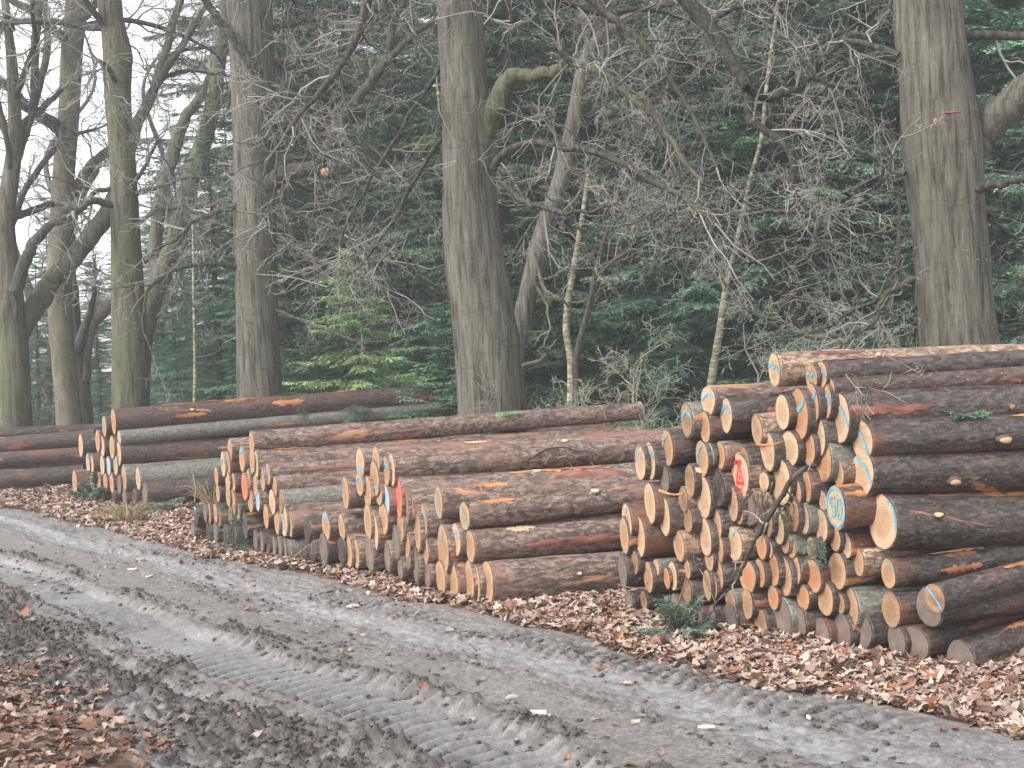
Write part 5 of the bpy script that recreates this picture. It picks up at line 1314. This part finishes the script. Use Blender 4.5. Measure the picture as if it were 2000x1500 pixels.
b = front('near', 1605, 1048, .08)
sprig('spruce_sprig', 'blue-green spruce sprig wedged among orange log ends below the number 50', b, [b-X3*.11-U3*.03-Y3*.05, b-X3*.06-U3*.09-Y3*.05], seed=3, fat=.7)
b = on_log((1685, 860), 1880)
sprig('spruce_sprig', 'tiny green spruce sprig lying on a dark log at the right', b, [b+X3*.09+U3*.03, b-X3*.06+U3*.03], 'needle', .016, seed=4)
b = on_log((222, 823), 585)
sprig('spruce_sprig', 'drooping spruce sprig hanging over the long brown log', b+U3*.02, [b+X3*.02-U3*.33-Y3*.12, b+X3*.10-U3*.3-Y3*.12, b-X3*.05-U3*.28-Y3*.1], seed=5, fat=1.7)
b = on_log((233, 856), 690)
sprig('spruce_sprig', 'spruce sprig lying on the slim grey-green log', b+U3*.06, [b-X3*.28-U3*.04-Y3*.1, b+X3*.18-Y3*.12, b-X3*.1-U3*.14-Y3*.14, b+X3*.05-U3*.12-Y3*.14, b+X3*.24+U3*.02], seed=6, fat=1.7)
b = on_log((492, 864), 985)
sprig('spruce_sprig', 'yellowish tuft of needles on top of the middle stack', b, [b+X3*.10+U3*.01-Y3*.05, b-X3*.10-Y3*.04], 'needle_fresh', .02, seed=7, fat=1.0)
b = on_log((492, 864), 955)
stick('dry_twig', 'upright knot of dry reddish twigs on the middle stack before the middle oak', [b, b+U3*.1, b+U3*.2+X3*.02], .006, .003, 'twig', 'twig', 16, tw_len=.25)
b1, b2 = on_log((1605, 732), 1715), on_log((1641, 816), 1840)
stick('dry_twig', 'thin dark twig bridging two logs at the top right of the nearest stack', [b1+U3*.02-Y3*.1, (b1+b2)/2-Y3*.12+U3*.01, b2-Y3*.02], .006, .003, 'twig', 'twig', 4)
b1 = on_log((1612, 783), 1640)
stick('dry_twig', 'pale thin twig arching beside the blue zigzag log ends', [front('near', 1637, 724, .3), front('near', 1670, 735, .3), front('near', 1695, 755, .3), front('near', 1712, 770, .3)], .004, .0022, 'limb', 'twig', 6)
for lab, a, c, mt in [('tan stick poking from the left side of the nearest stack', (1238, 872), (1300, 860), 'twig'), ('bent tan bark strip lying between pale ends at the stack left', (1288, 958), (1336, 966), 'torn_orange'),
                      ('orange splinter resting in front of a pale end near the red marked log', (1478, 868), (1530, 862), 'torn_orange'), ('thin dry stick below the shredded bark left of the leaf pile', (1208, 1142), (1262, 1147), 'twig')]:
    p0, p1 = front('near', *a, .16), front('near', *c, .16)
    stick('broken_stick', lab, [p0, (p0+p1)/2-U3*.012, p1], .009 if 'strip' in lab or 'splinter' in lab else .005, .006 if 'strip' in lab else .003, mt, 'stick', 3 if 'tan stick' in lab else 0)
b1, b2 = on_log((765, 917), 1020, .2), on_log((765, 917), 1140, .2)
stick('dry_twig', 'grey forked twig lying along a scaly log in the middle stack', [b1-U3*.04, (b1+b2)/2+U3*.05, b2], .010, .003, 'limb', 'twig', 6)
b1 = on_log((492, 864), 1180); b2 = on_log((492, 864), 1240)
stick('dry_twig', 'dark twig sticking up near the right end of the middle stack', [b1-U3*.15-Y3*.15, b1-Y3*.1-U3*.05, b2-Y3*.05+U3*.02], .010, .004, 'twig', 'twig', 4)

# brush and plants at the foot of the stacks
def ground_px(x, y, lift=0.0):
    p = ground_at(x, y); p[2] = float(gh(p[0], p[1])) + lift; return p
b = ground_px(1325, 1240, .04)
sprig('spruce_brush', 'dark green heap of spruce brush on leaves before the nearest stack', b, [b+np.array(q) for q in ((-.2, -.12, .02), (-.12, -.2, .0), (.06, -.24, .02), (-.06, .05, .14), (.08, .05, .13), (.17, -.12, .05), (.12, -.03, .15), (-.03, -.07, .13))], 'needle_blue', .03, .0028, 'brush heap', 8, .12, 1.2)
b = ground_px(1330, 1240, .05)
stick('dry_twig', 'thin bare twigs arching out of the spruce brush heap', [ground_px(1290, 1262, .02), ground_px(1320, 1235, .12), ground_px(1362, 1215, .35), front('near', 1398, 1178, .35)], .006, .003, 'twig', 'twig', 8, tw_len=.3)
b = ground_px(458, 1083, -.02)
me = spruce_protos('seedling', .46, .16, 'needle_blue', 31, .8, .05, .03, .0028, 16, 7, .06)
root = thing('spruce_seedling', 'small spruce seedling growing before the middle stack at the track edge', 'seedling', b)
link('crown', me[0], root); link('trunk', me[1], root).scale = (.25, .25, 1)
b = ground_px(205, 975, .08)
sprig('spruce_brush', 'grey-green spruce brush lying at the foot of the far stack', b, [b+np.array(q) for q in ((-.35, -.3, .05), (.4, -.2, .1), (.1, -.5, .1), (-.1, -.2, .3), (.6, -.5, .0), (.25, -.1, .25), (-.3, 0, .15), (.5, .0, .15))], 'needle_blue', .05, .006, 'brush heap', 12, .12, 1.5)
b = ground_px(268, 1000, .05)
sprig('spruce_brush', 'low spruce brush with cut tips right of the dry grass tuft', b, [b+np.array(q) for q in ((.4, -.1, .02), (.2, -.3, .02), (-.2, -.2, .05), (.5, .1, .06))], 'needle_blue', .05, .006, 'brush heap', 13, .12, 1.5)
def tuft(name, label, b, n, hh, sp, seed, mat='dry_grass', cat='grass tuft'):
    g = np.random.RandomState(seed); T = Tubes(); root = thing(name, label, cat, b)
    for k in range(n):
        a = g.uniform(0, 6.28); q = np.array([math.cos(a), math.sin(a), 0]); l = hh*g.uniform(.5, 1.2); s = q*g.rand()*.1; o = sp*g.uniform(.2, 1.3)
        T.add([s, s+q*o*.25+U3*l*.5, s+q*o*.6+U3*l*.85, s+q*o+U3*l*(.95-.4*o)], [.004, .0035, .0025, .0012], .5)
    link('blades', T.mesh('blades', 3, M[mat]), root)
tuft('dry_grass_tuft', 'straw-coloured grass tuft at the track edge before the far stack', ground_px(248, 1022), 110, .26, .36, 3)
tuft('dry_grass_tuft', 'small straw-coloured tuft by the cut tips of the middle stack', ground_px(415, 985), 60, .28, .3, 4)
stick('dry_weed', 'pale leafless weed standing left of the middle stack', [ground_px(380, 985), ground_px(380, 985)+U3*.2+X3*.02, ground_px(380, 985)+U3*.36], .006, .003, 'knot', 'weed', 8, tw_len=.22)
stick('dry_weed', 'forked grey weed among leaves beside the middle stack top left', [ground_px(412, 978), ground_px(412, 978)+U3*.18, ground_px(412, 978)+U3*.34+X3*.03], .005, .002, 'limb', 'weed', 10, tw_len=.25)
stick('dry_twig', 'thin straw stalk leaning on the foot of the middle stack', [ground_px(560, 1100, .0), front('middle', 592, 1073, .3), front('middle', 622, 1052, .25)], .004, .003, 'dry_grass', 'twig', 0)
stick('dry_twig', 'long thin twig leaning on the grey ends of the middle stack', [ground_px(610, 1108, 0), front('middle', 622, 1070, .3), front('middle', 632, 1035, .25)], .005, .003, 'twig', 'twig', 2)

# the odd leaf and chip on the mud
LPX = [(42, 1224, 'orange-brown oak leaf on dark clods at the left of the track', 4, .13), (88, 1222, 'pale leaf fragment beside the orange-brown leaf on the track', 1, .12), (195, 1218, 'rust-red leaf on the rut ridge, small and curled', 4, .09),
       (585, 1441, 'yellow-brown leaf lying on the clod ridge in the foreground', 5, .11), (507, 1438, 'pale yellow leaf in the foreground churned mud', 1, .09), (218, 1430, 'large tan leaf at the edge of the foreground leaves', 7, .12), (480, 1194, 'dark red leaf lying on the smooth far lane', 4, .10),
       (1110, 1470, 'orange leaf scrap on the smooth mud in the foreground', 5, .07), (1172, 1306, 'rust leaf on the mud before the leaf bank', 4, .08), (937, 1332, 'small tan leaf on the mud in mid-track', 7, .08), (475, 1130, 'yellow maple-coloured leaf at the far track edge', 5, .12), (270, 1092, 'tan leaf on the mud of the far track', 7, .12)]
for x, y, lab, ci, sz in LPX:
    p = ground_px(x, y, .012)
    PALs = np.zeros(len(PAL)); PALs[ci] = 1
    v, f, c = leaf_cloud(np.zeros(1), np.zeros(1), np.zeros(1), np.array([sz]), .25, PALs, rg)
    o = link('oak_leaf', new_mesh('oak_leaf', v, f, M['leaf'], True, cols=c)); o.location = tuple(p)
    tag(o, lab, 'leaf', 'single leaves on the mud track')
CPX = [(880, 1236, 'pale wood chip on the dark strip of track nearest the middle stack', .10), (998, 1365, 'white wood splinter in the middle foreground of the track', .11), (1050, 1412, 'long white wood chip in the right foreground mud', .13), (1240, 1416, 'white wood chip alone in the right foreground', .08),
       (1580, 1412, 'small white chip close to the leaf bank at right', .06), (1385, 1420, 'thin pale splinter lying on the mud at right', .13), (292, 1130, 'white chip on the far lane of the track', .12), (258, 1113, 'flat whitish chip on the far lane, furthest of them', .14), (460, 1383, 'whitish chip low on the clod ridge', .06), (690, 1190, 'pale pink chip by the wet rut', .14), (380, 1136, 'pale chip on the smooth crown of the far track', .11)]
for x, y, lab, s in CPX:
    p = ground_px(x, y, .006)
    n = 7; a = np.arange(n)*2*math.pi/n
    ro = s*.36*np.array([rnd.uniform(.55, 1.1) for _ in range(n)])
    top = np.stack([ro*np.cos(a), ro*np.sin(a)*.45, .008+.006*np.sin(a*2+x)], -1); bot = top*np.array([1.08, 1.1, 0])
    V = np.vstack([top, bot, [[0, 0, .013]]])
    F = [(k, (k+1) % n, 2*n) for k in range(n)] + [(n+k, n+(k+1) % n, (k+1) % n, k) for k in range(n)]
    o = link('wood_chip', new_mesh('wood_chip', V, F, M['chip'], False)); o.location = tuple(p); o.rotation_euler = (rnd.gauss(0, .08), rnd.gauss(0, .08), rnd.uniform(0, 3))
    tag(o, lab, 'wood chip', 'wood chips on the mud track')

# broken limb ends and torn bark on the oaks
def wound(parent, x, y, d, rx, ry, rz, mat, name='broken_end', seed=0):
    g = np.random.RandomState(seed); p = at(x, y, d); n = 12; VV = [(0, 0, 0)]; FF = []
    a = np.arange(n)*2*math.pi/n
    for k, (q, zz) in enumerate(((.6, .7), (1.0, .0), (1.0, -.6))):
        for j in range(n): VV.append((math.cos(a[j])*rx*q*g.uniform(.8, 1.2), -rz*zz*g.uniform(.6, 1.4), math.sin(a[j])*ry*q*g.uniform(.8, 1.2)))
    VV[0] = (0, -rz, 0)
    for j in range(n):
        FF.append((0, 1+j, 1+(j+1) % n))
        for q in (0, 1): FF.append((1+q*n+j, 1+(q+1)*n+j, 1+(q+1)*n+(j+1) % n, 1+q*n+(j+1) % n))
    o = link(name, new_mesh(name, np.array(VV), FF, M[mat], False), parent)
    o.location = tuple(p-np.array(parent.location))
    return o
wound(oak_left, 634, 335, 19.45, .06, .055, .03, 'break', seed=1)
wound(oak_mid, 968, 316, 13.78, .022, .045, .03, 'break', seed=2)
wound(oak_mid, 856, 183, 13.85, .018, .022, .02, 'break', seed=3)
wound(oak_right, 1827, 236, 12.62, .014, .026, .015, 'torn_orange', 'torn_scar', seed=4)
wound(oak_right, 1857, 220, 12.60, .09, .010, .015, 'torn_red', 'torn_scar', seed=5)

# ------------------------------------------------------------------ air
hz = [(-170, -14, -1.2), (170, -14, -1.2), (170, 175, -1.2), (-170, 175, -1.2), (-170, -14, 24), (170, -14, 24), (170, 175, 24), (-170, 175, 24)]
HAZE_D = 0.0029
hm = bpy.data.materials.new('damp_air'); hm.use_nodes = True; ht = hm.node_tree; ht.nodes.clear()
ho = ht.nodes.new('ShaderNodeOutputMaterial'); hv = ht.nodes.new('ShaderNodeVolumePrincipled')
hv.inputs['Color'].default_value = (.88, .94, .97, 1); hv.inputs['Density'].default_value = HAZE_D; hv.inputs['Anisotropy'].default_value = .2
ht.links.new(hv.outputs[0], ho.inputs['Volume'])
tag(link('haze', new_mesh('haze', np.array(hz), [(0, 3, 2, 1), (4, 5, 6, 7), (0, 1, 5, 4), (1, 2, 6, 5), (2, 3, 7, 6), (3, 0, 4, 7)], hm, False)), kind='stuff')
